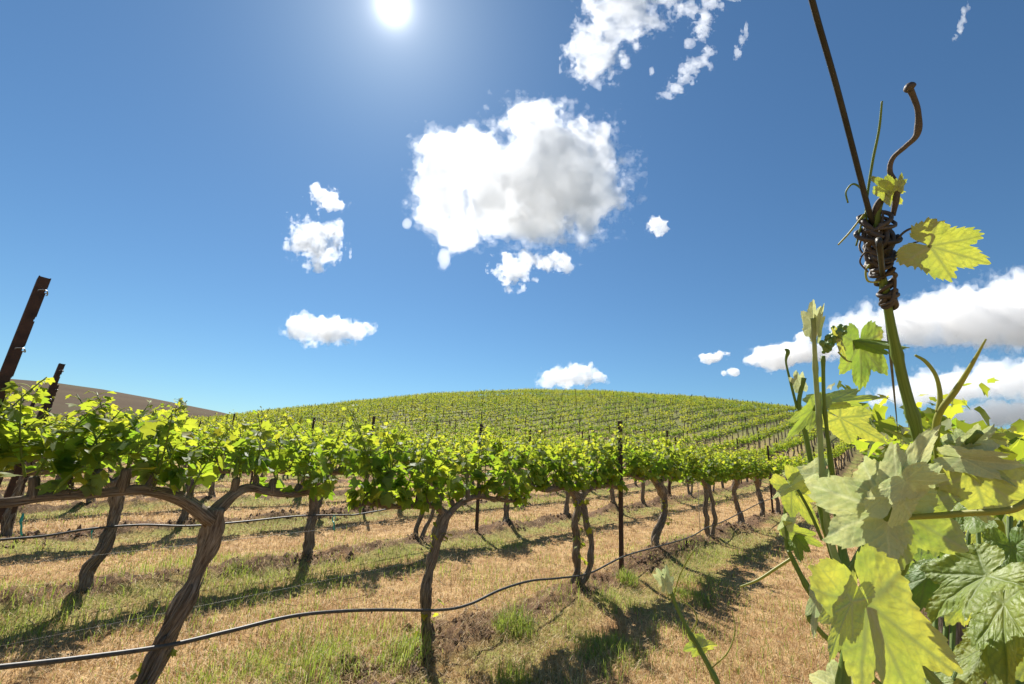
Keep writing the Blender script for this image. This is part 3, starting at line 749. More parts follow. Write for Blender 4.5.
# beyond them: the rest of the planted hillside as one mass
def far_vines(S):
    S = np.array([(t, n) for (_, t, n, _, _) in S if rng.random() > .05]); m = len(S)
    p = S[:, :1]*D_[None] + S[:, 1:]*N_[None]; z = ground_z(p[:, 0], p[:, 1], False)
    r = np.random.default_rng(31)
    mb = MB(); d3 = np.array([*D_, 0]); n3 = np.array([*N_, 0]); rr = np.hypot(p[:, 0], p[:, 1])
    K = 120
    a = r.uniform(-.98, .98, (m, K)); top = (.42+.34*r.random((m, K))**1.5)*r.uniform(.75, 1.2, (m, 1))
    h = .86 + r.random((m, K))*top + .10*np.sin(a*5+r.uniform(0, 6, (m, 1)))
    bb = r.normal(0, .19, (m, K))
    base = (p[:, None, :]*1.0)
    pos = np.zeros((m, K, 3)); pos[..., :2] = base; pos[..., 2] = z[:, None]
    pos += a[..., None]*d3 + bb[..., None]*n3 + h[..., None]*np.array([0, 0, 1.0])
    q = m*K; pos = pos.reshape(-1, 3)
    ax = r.normal(0, 1, (q, 3)); ax[:, 2] = -np.abs(ax[:, 2])*.6
    nr = r.normal(0, .5, (q, 3)) + np.array([0, 0, .7]) + .35*SUN
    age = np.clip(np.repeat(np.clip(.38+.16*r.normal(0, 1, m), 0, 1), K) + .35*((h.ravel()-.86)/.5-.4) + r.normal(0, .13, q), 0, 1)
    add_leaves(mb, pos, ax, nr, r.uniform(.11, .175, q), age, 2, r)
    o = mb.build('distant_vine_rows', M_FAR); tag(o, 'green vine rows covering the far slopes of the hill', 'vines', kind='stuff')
    tm = MB()                                               # their trunks and cordons
    k4 = np.array([(-1, -1), (1, -1), (1, 1), (-1, 1)])*.035
    sway = r.normal(0, .07, (m, 2))
    v = np.zeros((m, 8, 3))
    for i in range(4):
        v[:, i, :2] = p + sway + k4[i]*1.3; v[:, i, 2] = z-.05
        v[:, 4+i, :2] = p + k4[i]; v[:, 4+i, 2] = z+.9
    F = np.array([(0, 1, 5, 4), (1, 2, 6, 5), (2, 3, 7, 6), (3, 0, 4, 7), (4, 5, 6, 7)])
    tm.add(v.reshape(-1, 3), [(F[None]+(np.arange(m)*8)[:, None, None]).reshape(-1, 4)])
    w_ = np.zeros((m, 8, 3)); zz = np.array([.9, .97])
    for i, (sa, sb, sz) in enumerate([(a_, b_, c_) for a_ in (-.95, .95) for b_ in (-.022, .022) for c_ in zz]):
        w_[:, i, :2] = p + sa*D_ + sb*N_
        w_[:, i, 2] = ground_z(w_[:, i, 0], w_[:, i, 1], False) + sz
    G = np.array([(0, 1, 5, 4), (2, 6, 7, 3), (1, 3, 7, 5), (0, 4, 6, 2), (0, 2, 3, 1), (4, 5, 7, 6)])
    tm.add(w_.reshape(-1, 3), [(G[None]+(np.arange(m)*8)[:, None, None]).reshape(-1, 4)])
    o2 = tm.build('distant_vine_trunks', M_BARK, smooth=False); o2.parent = o
    o2['kind'] = 'stuff'
far_vines(far)

# ------------------------------------------------------------------ trellis posts
def make_post(h=1.7, wdt=.044, clips=True, lod=0):
    root = empty('trellis_post', (0, 0, 0)); mb = MB(); w2 = wdt/2; tk = .004
    if lod == 0:
        # rolled steel channel: web, two flanges, two lips, with notches along the edges
        box(mb, (-.018, -w2, -.25), (-.018+tk, w2, h))
        nz_ = np.arange(.45, h-.05, .12)
        for s in (-1, 1):
            e = [-.25]
            for z in nz_: e += [z-.010, z+.010]
            e.append(h)
            box(mb, (-.018+tk, s*w2-tk/2 - (tk/2 if s > 0 else -tk/2), -.25), (.014, s*w2+tk/2 - (tk/2 if s > 0 else -tk/2), h-.002))
            for a, b in zip(e[::2], e[1::2]): box(mb, (.0141, min(s*w2, s*(w2-.016)), a), (.0182, max(s*w2, s*(w2-.016)), b))
        mb.build('steel_channel', M_STEEL, root, smooth=False)
        if clips:
            for z in (h-.06, h-.30, h-.54, .95):
                cm = MB(); an = np.linspace(-2.4, 2.4, 12)
                tube(cm, np.stack([.006+0*an+.016*np.cos(an), -w2-.004-.008*np.sin(an), z+.006*np.sin(an*1.3)], -1), .0022, 6)
                tube(cm, np.array([[.024, -w2+.008, z], [.026, 0, z-.002], [.024, w2-.006, z+.002]]), .002, 5)
                cm.build('wire_clip', M_CLIP, root)
    else:
        box(mb, (-.015, -w2*.8, -.25), (.015, w2*.8, h)); mb.build('steel_channel', M_STEEL, root, smooth=False)
    return root
def seat(o, top, bot):
    """stand a post on the ground along a measured line, leaning as it leans in the photo"""
    d = unit(top-bot); k = bot.copy()
    for _ in range(8): k = k - d*((k[2]-float(ground_z(k[0], k[1])))/d[2])
    o.location = tuple(k)
    q = Vector((0, 0, 1)).rotation_difference(Vector(d)); o.rotation_euler = (q @ Matrix.Rotation(RZ, 3, 'Z').to_quaternion()).to_euler()
    return float(np.linalg.norm(top-k))
for (top, bot, n, wd, lb) in (((44, 279), (2, 385), ROW1, .078, 'tall leaning rusty post standing highest at the left edge'),
                              ((62, 364), (33, 434), ROW1+SPC, .075, 'leaning rusty post second from the left edge among leaves'),
                              ((40, 388), (24, 425), ROW1+2*SPC, .066, 'short dark leaning post top between the two big leaning posts'),
                              ((57, 385), (45, 420), ROW1+2*SPC, .05, 'narrow dark post top just behind the second leaning post')):
    a, b = hit_row(*top, n)[2], hit_row(*bot, n)[2]
    tmp = empty('probe', (0, 0, 0)); Lp = seat(tmp, a, b); bpy.data.objects.remove(tmp)
    o = make_post(Lp, wd); seat(o, a, b); tag(o, lb, 'post', 'leaning steel posts at the left')
PT = hit_row(621, 520, ROW1)[0]; PT2 = hit_row(770, 480, ROW1)[0]
post_t = [PT, PT2] + [PT2+(PT2-PT)*k for k in range(1, 22)]
posts = []
for row in range(-30, 50):
    n = ROW1+SPC*(row-1)
    if row in (0,): tl = [post_t[1]-.3] + post_t[2:]
    elif row == 1: tl = post_t
    else: tl = [PT-(PT2-PT)*k for k in range(10, 0, -1) if not (row in (2, 3) and k < 2)]+post_t
    for t in tl:
        t = t + (0 if row == 1 else .06*row + rng.normal(0, .12)); p = xy(t, n); rr = math.hypot(*p); th = math.degrees(math.atan2(*p))
        if rr > 130.5 or 117 < rr < 125.5 or abs(th) > 56 or p[1] < .5 or rr < 1.5: continue
        posts.append((rr, row, t, n, th))
posts.sort()
pv0 = None; pv1 = [None]*3
for i, (rr, row, t, n, th) in enumerate(posts[:285]):
    if rr < 14:
        if pv0 is None: o = pv0 = make_post()
        else: o = copy_tree(pv0)
    else:
        k = i % 3
        if pv1[k] is None: o = pv1[k] = make_post(1.72+.09*k, .066, False, 1)
        else: o = copy_tree(pv1[k])
    q = W(t, n); o.location = tuple(q); o.rotation_euler = (rng.normal(0, .025), rng.normal(0, .025), RZ)
    if row == 1 and abs(t-PT) < .01:
        o.rotation_euler = (0, 0, RZ); lb = 'dark steel post standing tall in the front row between twin stemmed vines'; gp = 'dark posts of the near rows'
    elif row == 1 and abs(t-PT2) < .01: lb = 'dark steel post at the far end of the front row hose'; gp = 'dark posts of the near rows'
    elif row in (2, 3, 4, 5) and rr < 15 and abs(t-.06*row-PT) < 1: lb = 'dark post top poking above the leaves in the %s vine row back' % ORD[row]; gp = 'dark posts of the near rows'
    elif row <= 0: lb = 'thin dark post in the vine rows beyond the close shoots at right'; gp = 'posts at the far right'
    elif rr < 24: lb = 'thin dark post standing in the vine rows at the foot of the hill'; gp = 'posts at the foot of the hill'
    else: lb = 'tiny dark post standing in the vine rows up the hillside'; gp = 'posts up the hillside'
    tag(o, lb, 'post', gp)
mb = MB()
for (rr, row, t, n, th) in posts[285:]:
    p = xy(t, n); z = float(ground_z(p[0], p[1], False)); M = np.eye(4); M[:3, 3] = (p[0], p[1], z)
    box(mb, (-.033, -.033, -.1), (.033, .033, 1.78+rng.normal(0, .05)), M)
o = mb.build('distant_trellis_posts', M_STEEL, smooth=False); tag(o, 'countless tiny posts dotting the far rows and crest of the hill', 'posts', kind='stuff')
# the thin stake behind the fifth trunk
a = hit_row(700, 531, ROW1+.06)[2]; b = hit_row(696, 470, ROW1+.06)[2]
mb = MB(); tube(mb, np.array([[0, 0, -.2], [0, 0, .5], [.004, 0, 1.0], [0, 0, 1.35]]), .006, 8)
tube(mb, np.array([[0, 0, 1.35], [0.004, .01, 1.36], [.004, .022, 1.352]]), .005, 6)
o = mb.build('vine_stake', M_CLIP); o.location = (a[0], a[1], float(ground_z(a[0], a[1]))); tag(o, 'thin pale grey metal stake between two trunks of the front row', 'stake')

# ------------------------------------------------------------------ hoses and wires
def line_thing(name, pts, rad, mat, label, cat, sides=10, group=None, n=None):
    pts = spline(pts, n or max(40, len(pts)*14)); c = pts[0].copy()
    mb = MB(); tube(mb, pts-c, rad, sides); o = mb.build(name, mat); o.location = tuple(c); tag(o, label, cat, group); return o
hp = [(-60,673),(0,667),(80,658),(165,646),(230,631),(300,615),(370,610),(440,610),(470,604),(500,590),(530,581),(560,578),(590,573),(625,556),(660,546),(690,537),(706,528),(722,522),(742,512),(762,502),(775,497)]
pts = [hit_row(px, py, ROW1-.085)[2] for px, py in hp]
for k in range(1, 12): pts.append(W(12.9+k*2.5, ROW1-.085, .42+.05*math.sin(k*2)))
hose = line_thing('drip_hose', pts, .0092, M_HOSE, 'black drip hose sagging along the trunks of the front vine row', 'hose', 12, 'drip irrigation hoses', 420)
c = np.array(hose.location)
for px in (170, 300, 372, 520, 640):                                      # emitters on the hose
    yy = np.interp(px, [q[0] for q in hp], [q[1] for q in hp]); p = hit_row(px, yy, ROW1-.085)[2]
    mb = MB(); tube(mb, np.array([p-[0, 0, .018], p-[0, 0, .004]]), .005, 8); mb.build('emitter', M_HOSE, hose, off=c)
hp2 = [(-60,548),(0,540),(45,536),(90,529),(140,525),(190,526),(240,522),(300,516),(345,515),(372,512)]
pts = [hit_row(px, py, ROW1+SPC-.09)[2] for px, py in hp2]
for k in range(1, 12): pts.append(W(3.4+k*2.4, ROW1+SPC-.09, .55+.06*math.sin(k*1.7)))
line_thing('drip_hose', pts, .0092, M_HOSE, 'black drip hose hung high along the second vine row back', 'hose', 8, 'drip irrigation hoses', 300)
hp3 = [(-20, 547), (40, 541), (130, 531)]
for z, lb in ((.83, 'thin fruiting wire under the cordons of the front row'), (1.28, 'thin foliage wire through the leaves of the front row'), (.55, 'thin low wire across the trunks of the front row')):
    line_thing('trellis_wire', [W(-3, ROW1+.035, z), W(PT-5.6, ROW1+.035, z), W(PT, ROW1+.036, z-.01), W(PT2, ROW1+.036, z), W(PT2*2, ROW1+.036, z)], .001, M_WIRE, lb, 'wire', 6, 'trellis wires', 60)
for row in (2, 3):
    n = ROW1+SPC*(row-1)+.036
    line_thing('trellis_wire', [W(-3, n, .86), W(PT, n, .85), W(PT2, n, .86), W(PT2*2, n, .86)], .001, M_WIRE, 'thin fruiting wire under the cordons of the %s row back' % ORD[row], 'wire', 6, 'trellis wires', 60)
# teal tie tapes on the cordons and hoses
for (px, py, n, lb) in ((22, 518, ROW1-.05, 'teal tie tape hanging under the left arm of the nearest vine'),
                        (92, 531, ROW1+SPC-.09, 'teal tie tape knotted on the second row hose'),
                        (334, 519, ROW1-.04, 'teal tie tape hanging at the right arm tip of the nearest vine')):
    p = hit_row(px, py, n)[2]; root = empty('tie_tape', p)
    an = np.linspace(0, 6.3, 16); mb = MB(); ring = np.stack([0*an, .017*np.cos(an), .017*np.sin(an)], -1)@np.array([[D_[0], D_[1], 0], [N_[0], N_[1], 0], [0, 0, 1]])
    tube(mb, ring, .0035, 6, flat=.3); mb.build('loop', M_TIE, root)
    mb = MB(); tail = np.array([[0, 0, -.016], [.004, .003, -.03], [.002, .008, -.045], [.008, .01, -.062]]); tube(mb, spline(tail, 10), .0045, 6, flat=.25); mb.build('tail', M_TIE, root)
    tag(root, lb, 'tie', 'teal tie tapes')

# ------------------------------------------------------------------ ground cover
def scatter(m, r0, r1, r, th=54):
    rr = np.exp(r.uniform(np.log(r0), np.log(r1), m)); t = r.uniform(-R(th), R(th), m)
    return rr*np.sin(t), rr*np.cos(t), rr
def rowk(x, y):
    t, n = tn(x, y); return (n-ROW1+SPC/2+SPC*100) % SPC - SPC/2
def blades(mb, x, y, z, h, wdt, lean, age, r, az=None):
    m = len(x); az = r.uniform(0, 6.28, m) if az is None else az
    d = np.stack([np.cos(az), np.sin(az), 0*az], -1); s = np.stack([-np.sin(az), np.cos(az), 0*az], -1)
    b = np.stack([x, y, z], -1); up = np.array([0, 0, 1.0])
    mid = b + d*(h*lean*.35)[:, None] + up*(h*.6*np.sqrt(np.maximum(.05, 1-(lean*.5)**2)))[:, None]
    tip = b + d*(h*lean)[:, None] + up*(h*np.sqrt(np.maximum(.03, 1-np.minimum(lean, .98)**2)))[:, None]
    w_ = (s*wdt[:, None]*.5)
    co = np.stack([b-w_, b+w_, mid+w_*.8, mid-w_*.8, tip], 1).reshape(-1, 3)
    i = (np.arange(m)*5)[:, None]
    mb.add(co, [i+np.array([[0, 1, 2, 3]]), i+np.array([[3, 2, 4]])], a=np.repeat(age, 5))
r = np.random.default_rng(5)
def cover():
    # dry straw
    x, y, rr = scatter(230000, 1.6, 30, r); k = rowk(x, y)
    pn = fbm(x*.9, y*.9, None, 3)
    keep = r.random(len(x)) < np.clip(.35 + .65*np.minimum(1, np.abs(k)/.7) + .3*pn, .08, 1)
    x, y, rr, k = x[keep], y[keep], rr[keep], k[keep]
    z = ground_z(x, y)-.003; m = len(x)
    mb = MB(); h = r.uniform(.025, .075, m)*(1+.25*(rr > 8)); wdt = r.uniform(.0022, .0045, m)*np.maximum(1, rr/5)
    blades(mb, x, y, z, h, wdt, r.uniform(.35, 1.25, m), np.clip(r.normal(.55, .25, m)+.30*fbm(x*1.4, y*1.4, None, 3), 0, 1), r)
    # lying clippings
    x, y, rr = scatter(70000, 1.6, 22, r); k = rowk(x, y); m = len(x)
    z = ground_z(x, y)+.004
    blades(mb, x, y, z, r.uniform(.04, .12, m), r.uniform(.002, .004, m)*np.maximum(1, rr/5), r.uniform(1.1, 1.3, m), np.clip(r.normal(.7, .22, m), 0, 1), r)
    tag(mb.build('dry_grass', M_STRAW, smooth=False), 'short dry straw coloured grass between the vine rows', 'dry grass', kind='stuff')
    # green grass, thick on the near side of each row, patchy
    x, y, rr = scatter(230000, 1.6, 34, r); k = rowk(x, y)
    pn = fbm(x*.75+40, y*.75, None, 4)
    dens = .50*np.exp(-((k+.62)/.36)**2) + .35*np.exp(-((k-.42)/.3)**2) + .15
    keep = (r.random(len(x)) < np.clip(dens*(.55+1.5*pn), 0, 1))
    x, y, rr, k = x[keep], y[keep], rr[keep], k[keep]; z = ground_z(x, y)-.004; m = len(x)
    hh = .035+.075*np.clip(fbm(x*1.3+9, y*1.3, None, 3)+.35, 0, 1.2)
    mb = MB(); blades(mb, x, y, z, hh*r.uniform(.5, 1.35, m), r.uniform(.003, .006, m)*np.maximum(1, rr/6), r.uniform(.15, .8, m), np.clip(r.normal(.52, .26, m), 0, 1), r)
    tag(mb.build('green_grass', M_GRASS, smooth=False), 'patchy green grass growing along the foot of the vine rows', 'grass', kind='stuff')
    # clods of turned soil along the rows
    m = 12000; t = r.uniform(-2, 16, m); row = r.integers(1, 4, m); n = ROW1+SPC*(row-1)+r.normal(-.04, .17, m)
    x = D_[0]*t+N_[0]*n; y = D_[1]*t+N_[1]*n; keep = r.random(m) < np.clip(.25+.9*fbm(x*1.1, y*1.1+7, None, 3), .04, 1)
    x, y = x[keep], y[keep]; m = len(x); z = ground_z(x, y)
    s = np.abs(r.normal(0, .014, m))**1.0+.006
    dirs = np.array([(1,0,0),(0,1,0),(-1,0,0),(0,-1,0),(0,0,1),(0,0,-1)], float)
    V = np.stack([x, y, z+s*.25], -1)[:, None, :] + (dirs[None]*s[:, None, None])*r.uniform(.55, 1.3, (m, 6, 1)) + r.normal(0, .2, (m, 6, 3))*s[:, None, None]
    F = np.array([(0,1,4),(1,2,4),(2,3,4),(3,0,4),(1,0,5),(2,1,5),(3,2,5),(0,3,5)])
    mb = MB(); mb.add(V.reshape(-1, 3), [(F[None]+(np.arange(m)*6)[:, None, None]).reshape(-1, 3)])
    tag(mb.build('soil_clods', plain('turned_soil', (.10, .055, .032), (.27, .17, .105), .95, 18), smooth=False), 'brown clods of turned soil along the feet of the vines', 'soil', kind='stuff')
def litter():
    r = np.random.default_rng(19); mb = MB(); m = 700
    x, y, rr = scatter(m, 1.8, 16, r); k = rowk(x, y)
    for i in range(m):
        if abs(k[i]) > .8 and r.random() < .45: continue
        L = r.uniform(.04, .22); a = r.uniform(0, 6.28); z = float(ground_z(x[i], y[i]))+.008
        p = np.array([x[i], y[i], z]); d = np.array([math.cos(a), math.sin(a), r.uniform(-.02, .10)])
        tube(mb, np.array([p, p+d*L*.5+r.normal(0, .006, 3), p+d*L+r.normal(0, .008, 3)]), [.0035, .003, .002], 5)
    tag(mb.build('prunings', plain('old_prunings', (.10, .065, .04), (.32, .25, .18), .9, 20)), 'dry brown twigs and prunings scattered on the grass', 'prunings', kind='stuff')
litter()
cover()
def ground_hit(px, py):
    v = ray(px, py); lo, hi = .5, 60.0
    for _ in range(50):
        m = (lo+hi)/2; p = CAM+v*m
        if p[2] > ground_z(p[0], p[1]): lo = m
        else: hi = m
    return CAM+v*lo
for (px, py, rad, hgt, cnt, lb) in ((515, 628, .17, .26, 420, 'tall feathery green weed clump right of the bowed slim trunk'),
                                    (627, 580, .13, .20, 300, 'bright green grass tuft at the foot of the dark front row post'),
                                    (318, 678, .26, .22, 420, 'green grass tuft at the bottom edge between the two nearest trunks'),
                                    (606, 652, .26, .17, 480, 'shaded dark green weed patch at the bottom centre right'),
                                    (405, 655, .18, .24, 340, 'loose green grass clump just left of the bowed slim trunk'),
                                    (690, 600, .22, .18, 320, 'green grass clump in the shade right of the soil ridge'),
                                    (238, 575, .13, .14, 220, 'small leafy weed behind the thickest trunk on the soil ridge'),
                                    (512, 684, .12, .20, 220, 'thin green grass tuft at the bottom edge below the feathery clump')):
    g = ground_hit(px, py); q1, q2 = np.sqrt(r.random(cnt))*rad*1.15, r.uniform(0, 6.28, cnt); x = g[0]+q1*np.cos(q2)*r.uniform(.7, 1, cnt); y = g[1]+q1*np.sin(q2); z = ground_z(x, y)-.004
    mb = MB(); dd = np.hypot(x-g[0], y-g[1])
    blades(mb, x-g[0], y-g[1], z-g[2], hgt*r.uniform(.25, 1.1, cnt)*np.exp(-(dd/rad)**2*.6), r.uniform(.0025, .006, cnt), r.uniform(.15, 1.0, cnt), np.clip(r.normal(.5, .26, cnt), 0, 1), r)
    o = mb.build('grass_tuft', M_GRASS, smooth=False); o.location = tuple(g); tag(o, lb, 'grass tuft', 'green tufts along the rows')

# ------------------------------------------------------------------ the vine right in front of the camera
FG0 = W(.62, ROW0)
fg = empty('grapevine', FG0)
tag(fg, 'close vine with big translucent leaves and shoots wound on a wire at right', 'grapevine')
def fpart(name, mb, mat, parent=fg): return mb.build(name, mat, parent, off=FG0)
def fvein(x, y):
    """distance pattern of a vine leaf's veins in leaf coordinates"""
    v = np.zeros_like(x)
    for a, L in ((0, 1.0), (48, .92), (-48, .92), (108, .66), (-108, .66)):
        c, s = math.cos(R(a)), math.sin(R(a)); u = x*c+y*s; p = -x*s+y*c
        w_ = .032*(1-.7*np.clip(u/L, 0, 1))+.007
        v = np.maximum(v, np.where((u > 0) & (u < L), np.exp(-(p/w_)**2), 0))
        ph = (u-np.abs(p)*.95)/.135; q = np.abs(ph-np.round(ph))*.135
        lim = np.where(np.abs(np.arctan2(p, u)) < R(26), 1, 0)*(u > .05)
        v = np.maximum(v, .5*lim*np.exp(-(q/.017)**2))
    return v
def big_leaf(base, tip, side, seed=0, fold=.25, droop=.25, curl=.2, wave=.05, age=.5, flip=False, parent=fg, widen=1.0, teeth=.06, lit=None, show='under', mat=None):
    """a serrated five-lobed leaf laid through three measured points: stalk end, tip, side lobe"""
    rr = np.random.default_rng(seed+900)
    A = P(*base); rb = ray(base[0]+.4*(tip[0]-base[0]), base[1]+.4*(tip[1]-base[1]))
    if lit is not None:
        # lay the blade square to the sun with its far side lit (lit > 0), or with its near side lit at that cosine (lit < 0)
        nn = unit(SUN + lit*rb) if lit > 0 else unit(-unit(rb-SUN*rb.dot(SUN))*math.sqrt(1-lit*lit) - SUN*lit)
        on = lambda p: CAM + ray(p[0], p[1])*np.clip((A-CAM).dot(nn)/max(1e-3, abs(ray(p[0], p[1]).dot(nn)))*np.sign(ray(p[0], p[1]).dot(nn)), base[2]*.72, base[2]*1.5)
        B, Cc = on(tip), on(side)
    else: B, Cc = P(*tip), P(*side)
    ax = B-A; L = np.linalg.norm(ax); ax = ax/L
    sd = Cc-A; sd = sd-ax*sd.dot(ax); wd = np.linalg.norm(sd); sd = sd/wd
    nm = np.cross(ax, sd)
    na, nr_ = (300, 40) if seed < 100 else (140, 24)
    th = np.linspace(-R(172), R(172), na)
    key = np.array([(0, 1.0), (12, .88), (24, .70), (31, .60), (40, .74), (52, .92), (62, .82), (78, .64), (88, .58), (100, .66), (114, .70), (128, .62), (146, .52), (172, .30)])
    ro = np.interp(np.abs(np.degrees(th)), key[:, 0], key[:, 1])*(1+np.interp(np.linspace(0, 1, na), np.linspace(0, 1, 60), rr.normal(0, .025, 60)))
    ro *= 1+.05*np.sin(th*2+rr.uniform(0, 6))
    saw = (np.abs(th)*180/math.pi % 8.2)/8.2
    ro *= 1 - teeth*saw + teeth*np.interp(np.linspace(0, 1, na), np.linspace(0, 1, 90), rr.normal(0, .2, 90))
    s = np.linspace(0, 1, nr_)**.85
    X = ro[:, None]*s[None, :]*np.cos(th)[:, None]; Y = ro[:, None]*s[None, :]*np.sin(th)[:, None]
    V = fvein(X, Y)
    rad2 = X**2+Y**2
    # quilted surface, fold at the midrib, drooping tip, curled rim
    Z = fold*np.abs(Y) - droop*np.sign(X)*X**2*.8 - curl*rad2**1.5*.6
    Z += wave*np.sin(3*th[:, None]+rr.uniform(0, 6))*s[None, :]**2 + .050*fbm(X*3.4+seed, Y*3.4, None, 4, .55)*s[None, :] + .014*(1-V)*s[None, :]
    k = wd/.92/L*widen
    co = A + L*(X[..., None]*ax + (Y*k)[..., None]*sd + (Z*min(1, k*1.2))[..., None]*nm)
    v = co.reshape(-1, 3); i = np.arange(na-1)[:, None]*nr_; j = np.arange(nr_-1)[None, :]
    F = np.stack([i+j, i+j+1, i+nr_+j+1, i+nr_+j], -1).reshape(-1, 4)
    if lit is not None: flip = (nm.dot(rb) > 0) == (show == 'top')
    if flip: F = F[:, ::-1]
    mb = MB(); ag = np.clip(age + .12*fbm(X*2+seed, Y*2, None, 2) + .12*s[None, :]**3, 0, 1)
    mb.add(v, [F], a=ag.ravel(), b=V.ravel())
    return fpart('leaf', mb, mat or M_BIG, parent)
def stem(name, pix, mat, sides=10, n=None, parent=fg, knob=None):
    """pix rows: x, y, distance, width in measured pixels"""
    q = np.array(pix, float); c = np.array([np.append(P(*p[:3]), p[3]/2/FPX*p[2]*(.42 if 'tendril' in name else .5)) for p in q])
    C = spline(c, n or max(14, 7*len(q))); rad = np.maximum(C[:, 3], .0004)
    if name in ('shoot', 'dead_cane'):
        Lc = np.concatenate([[0], np.cumsum(np.linalg.norm(np.diff(C[:, :3], axis=0), axis=1))]); ph = (Lc/.036+.3) % 1
        rad = rad*(1+.30*np.exp(-((ph-.5)/.10)**2))
    mb = MB(); tube(mb, C[:, :3], rad, sides, rough=.05, seed=int(pix[0][0]) % 50); return fpart(name, mb, mat, parent)
# hidden lower vine: trunk and cordon below the frame that carry it all
mb = MB(); loc = lambda t, n, z: W(t, n, 0)*np.array([1, 1, 1]) + np.array([0, 0, z])
tube(mb, spline([loc(.62, ROW0, -.1), loc(.60, ROW0+.02, .3), loc(.64, ROW0-.01, .6), loc(.62, ROW0, .84)], 30), .045, 16, 5, .3, 2, .2, 3); fpart('trunk', mb, M_BARK)
for e in (-.5, 1.5):
    mb = MB(); tube(mb, spline([loc(.62, ROW0, .80), loc(.62+(e-.62)*.3, ROW0+.01, .86), loc(e, ROW0, .87)], 24), np.linspace(.036, .022, 24), 12, 4, .3, 2, .2, 5); fpart('cordon_arm', mb, M_BARK)
hd = loc(.62, ROW0, .84)
def px_of(p):
    v = p-CAM; d = v.dot(CF); return (IMW/2+FPX*v.dot(CR)/d, IMH/2-FPX*v.dot(CU)/d, float(np.linalg.norm(v)))
hx, hy, hdist = px_of(loc(.75, ROW0, .90))
# main shoot that climbs to the wire
ms = stem('shoot', [(hx, hy, hdist, 10), (900, 640, .50, 12), (905, 560, .42, 13), (922, 470, .36, 14), (917, 432, .335, 14.5), (905, 388, .325, 14), (893, 335, .312, 12.5), (886, 297, .305, 11), (880, 262, .30, 9), (876, 225, .298, 8), (884, 190, .298, 7)], M_GREEN, 14, 90)
# tangle of dead tendrils
r9 = np.random.default_rng(12)
c0 = P(879, 246, .298); kx = .298/FPX
axd = unit(P(886, 290, .304)-P(875, 215, .297))
e1 = unit(np.cross(axd, CF)); e2 = np.cross(axd, e1)
mb = MB()
for q in range(26):
    an = np.linspace(0, r9.uniform(4, 9), 26); ph = r9.uniform(0, 6.28); rad = kx*r9.uniform(7, 16)
    z0 = kx*r9.uniform(-24, 24); tilt = r9.normal(0, .5, 2)
    rad = rad*(1-.35*np.clip(z0/(kx*25), 0, 1))
    rad = rad*.72; f1 = unit(e1+axd*r9.normal(0, .7)); f2 = unit(e2+axd*r9.normal(0, .7))
    p = c0 + axd*(z0*.8 + kx*6*np.sin(an*.7+ph))[:, None] + (f1*np.cos(an+ph)[:, None] + f2*np.sin(an+ph)[:, None])*(rad*(1+.3*np.sin(an*2.3+ph)))[:, None]
    tube(mb, p, kx*r9.uniform(.8, 1.9), 7, rough=.12, seed=q)
for q in range(7):
    an = np.linspace(0, r9.uniform(6, 10), 24); ph = r9.uniform(0, 6.28); rad = kx*r9.uniform(4, 6.5); z0 = kx*r9.uniform(18, 44)
    p = P(881, 248, .299) + axd*(z0+kx*4*np.sin(an+ph)*1.0)[:, None]*1.0 + (unit(e1+axd*r9.normal(0, .6))*np.cos(an)[:, None]+unit(e2+axd*r9.normal(0, .6))*np.sin(an)[:, None])*rad
    tube(mb, p, kx*r9.uniform(.9, 2.0), 7, rough=.12, seed=q+40)
fpart('dead_tendril_knot', mb, M_DRYT)
stem('dead_tendril', [(893, 246, .295, 3.5), (903, 233, .294, 4), (914, 228, .293, 4), (922, 232, .293, 4), (921, 240, .294, 3), (913, 243, .295, 2.5)], M_DRYT, 7, 30)
stem('dead_tendril', [(868, 272, .29, 3), (860, 262, .288, 3), (866, 252, .287, 3.5), (878, 255, .288, 4)], M_DRYT, 7, 24)
stem('dead_tendril', [(890, 262, .30, 5), (895, 280, .30, 5), (892, 300, .30, 4.5), (880, 306, .30, 4)], M_STUB, 8, 24)
st = stem('dead_cane', [(893, 216, .298, 6.4), (897, 188, .298, 7.2), (890, 172, .298, 6.8), (893, 158, .298, 6.4), (906, 146, .297, 6.8), (917, 134, .296, 7.2), (918, 112, .295, 6.8), (913, 96, .294, 7.2), (909, 88, .293, 8.8)], M_STUB, 12, 60)
stem('bud', [(906, 91, .293, 8), (910, 87, .292, 13), (914, 88, .292, 9)], M_DRYT, 10, 10, st)
stem('dead_cane', [(872, 222, .298, 8), (878, 205, .298, 9), (887, 192, .298, 8)], M_STUB, 10, 20)
stem('tendril', [(870, 235, .297, 3), (866, 210, .297, 4), (872, 165, .296, 4.5), (879, 130, .295, 4), (882, 101, .294, 3)], M_GREEN, 8, 40)
stem('tendril', [(856, 246, .296, 3), (862, 222, .296, 4), (868, 205, .296, 4), (862, 190, .296, 3.5), (853, 184, .296, 3.5), (846, 192, .296, 3), (848, 203, .296, 2.5)], M_GREEN, 8, 40)
stem('tendril', [(838, 245, .296, 3), (850, 232, .296, 3.5), (864, 214, .296, 3)], M_YELLOW, 8, 20)
stem('tendril', [(880, 282, .297, 3), (868, 281, .295, 3.5), (866, 270, .295, 3.5), (872, 262, .296, 3)], M_YELLOW, 8, 24)
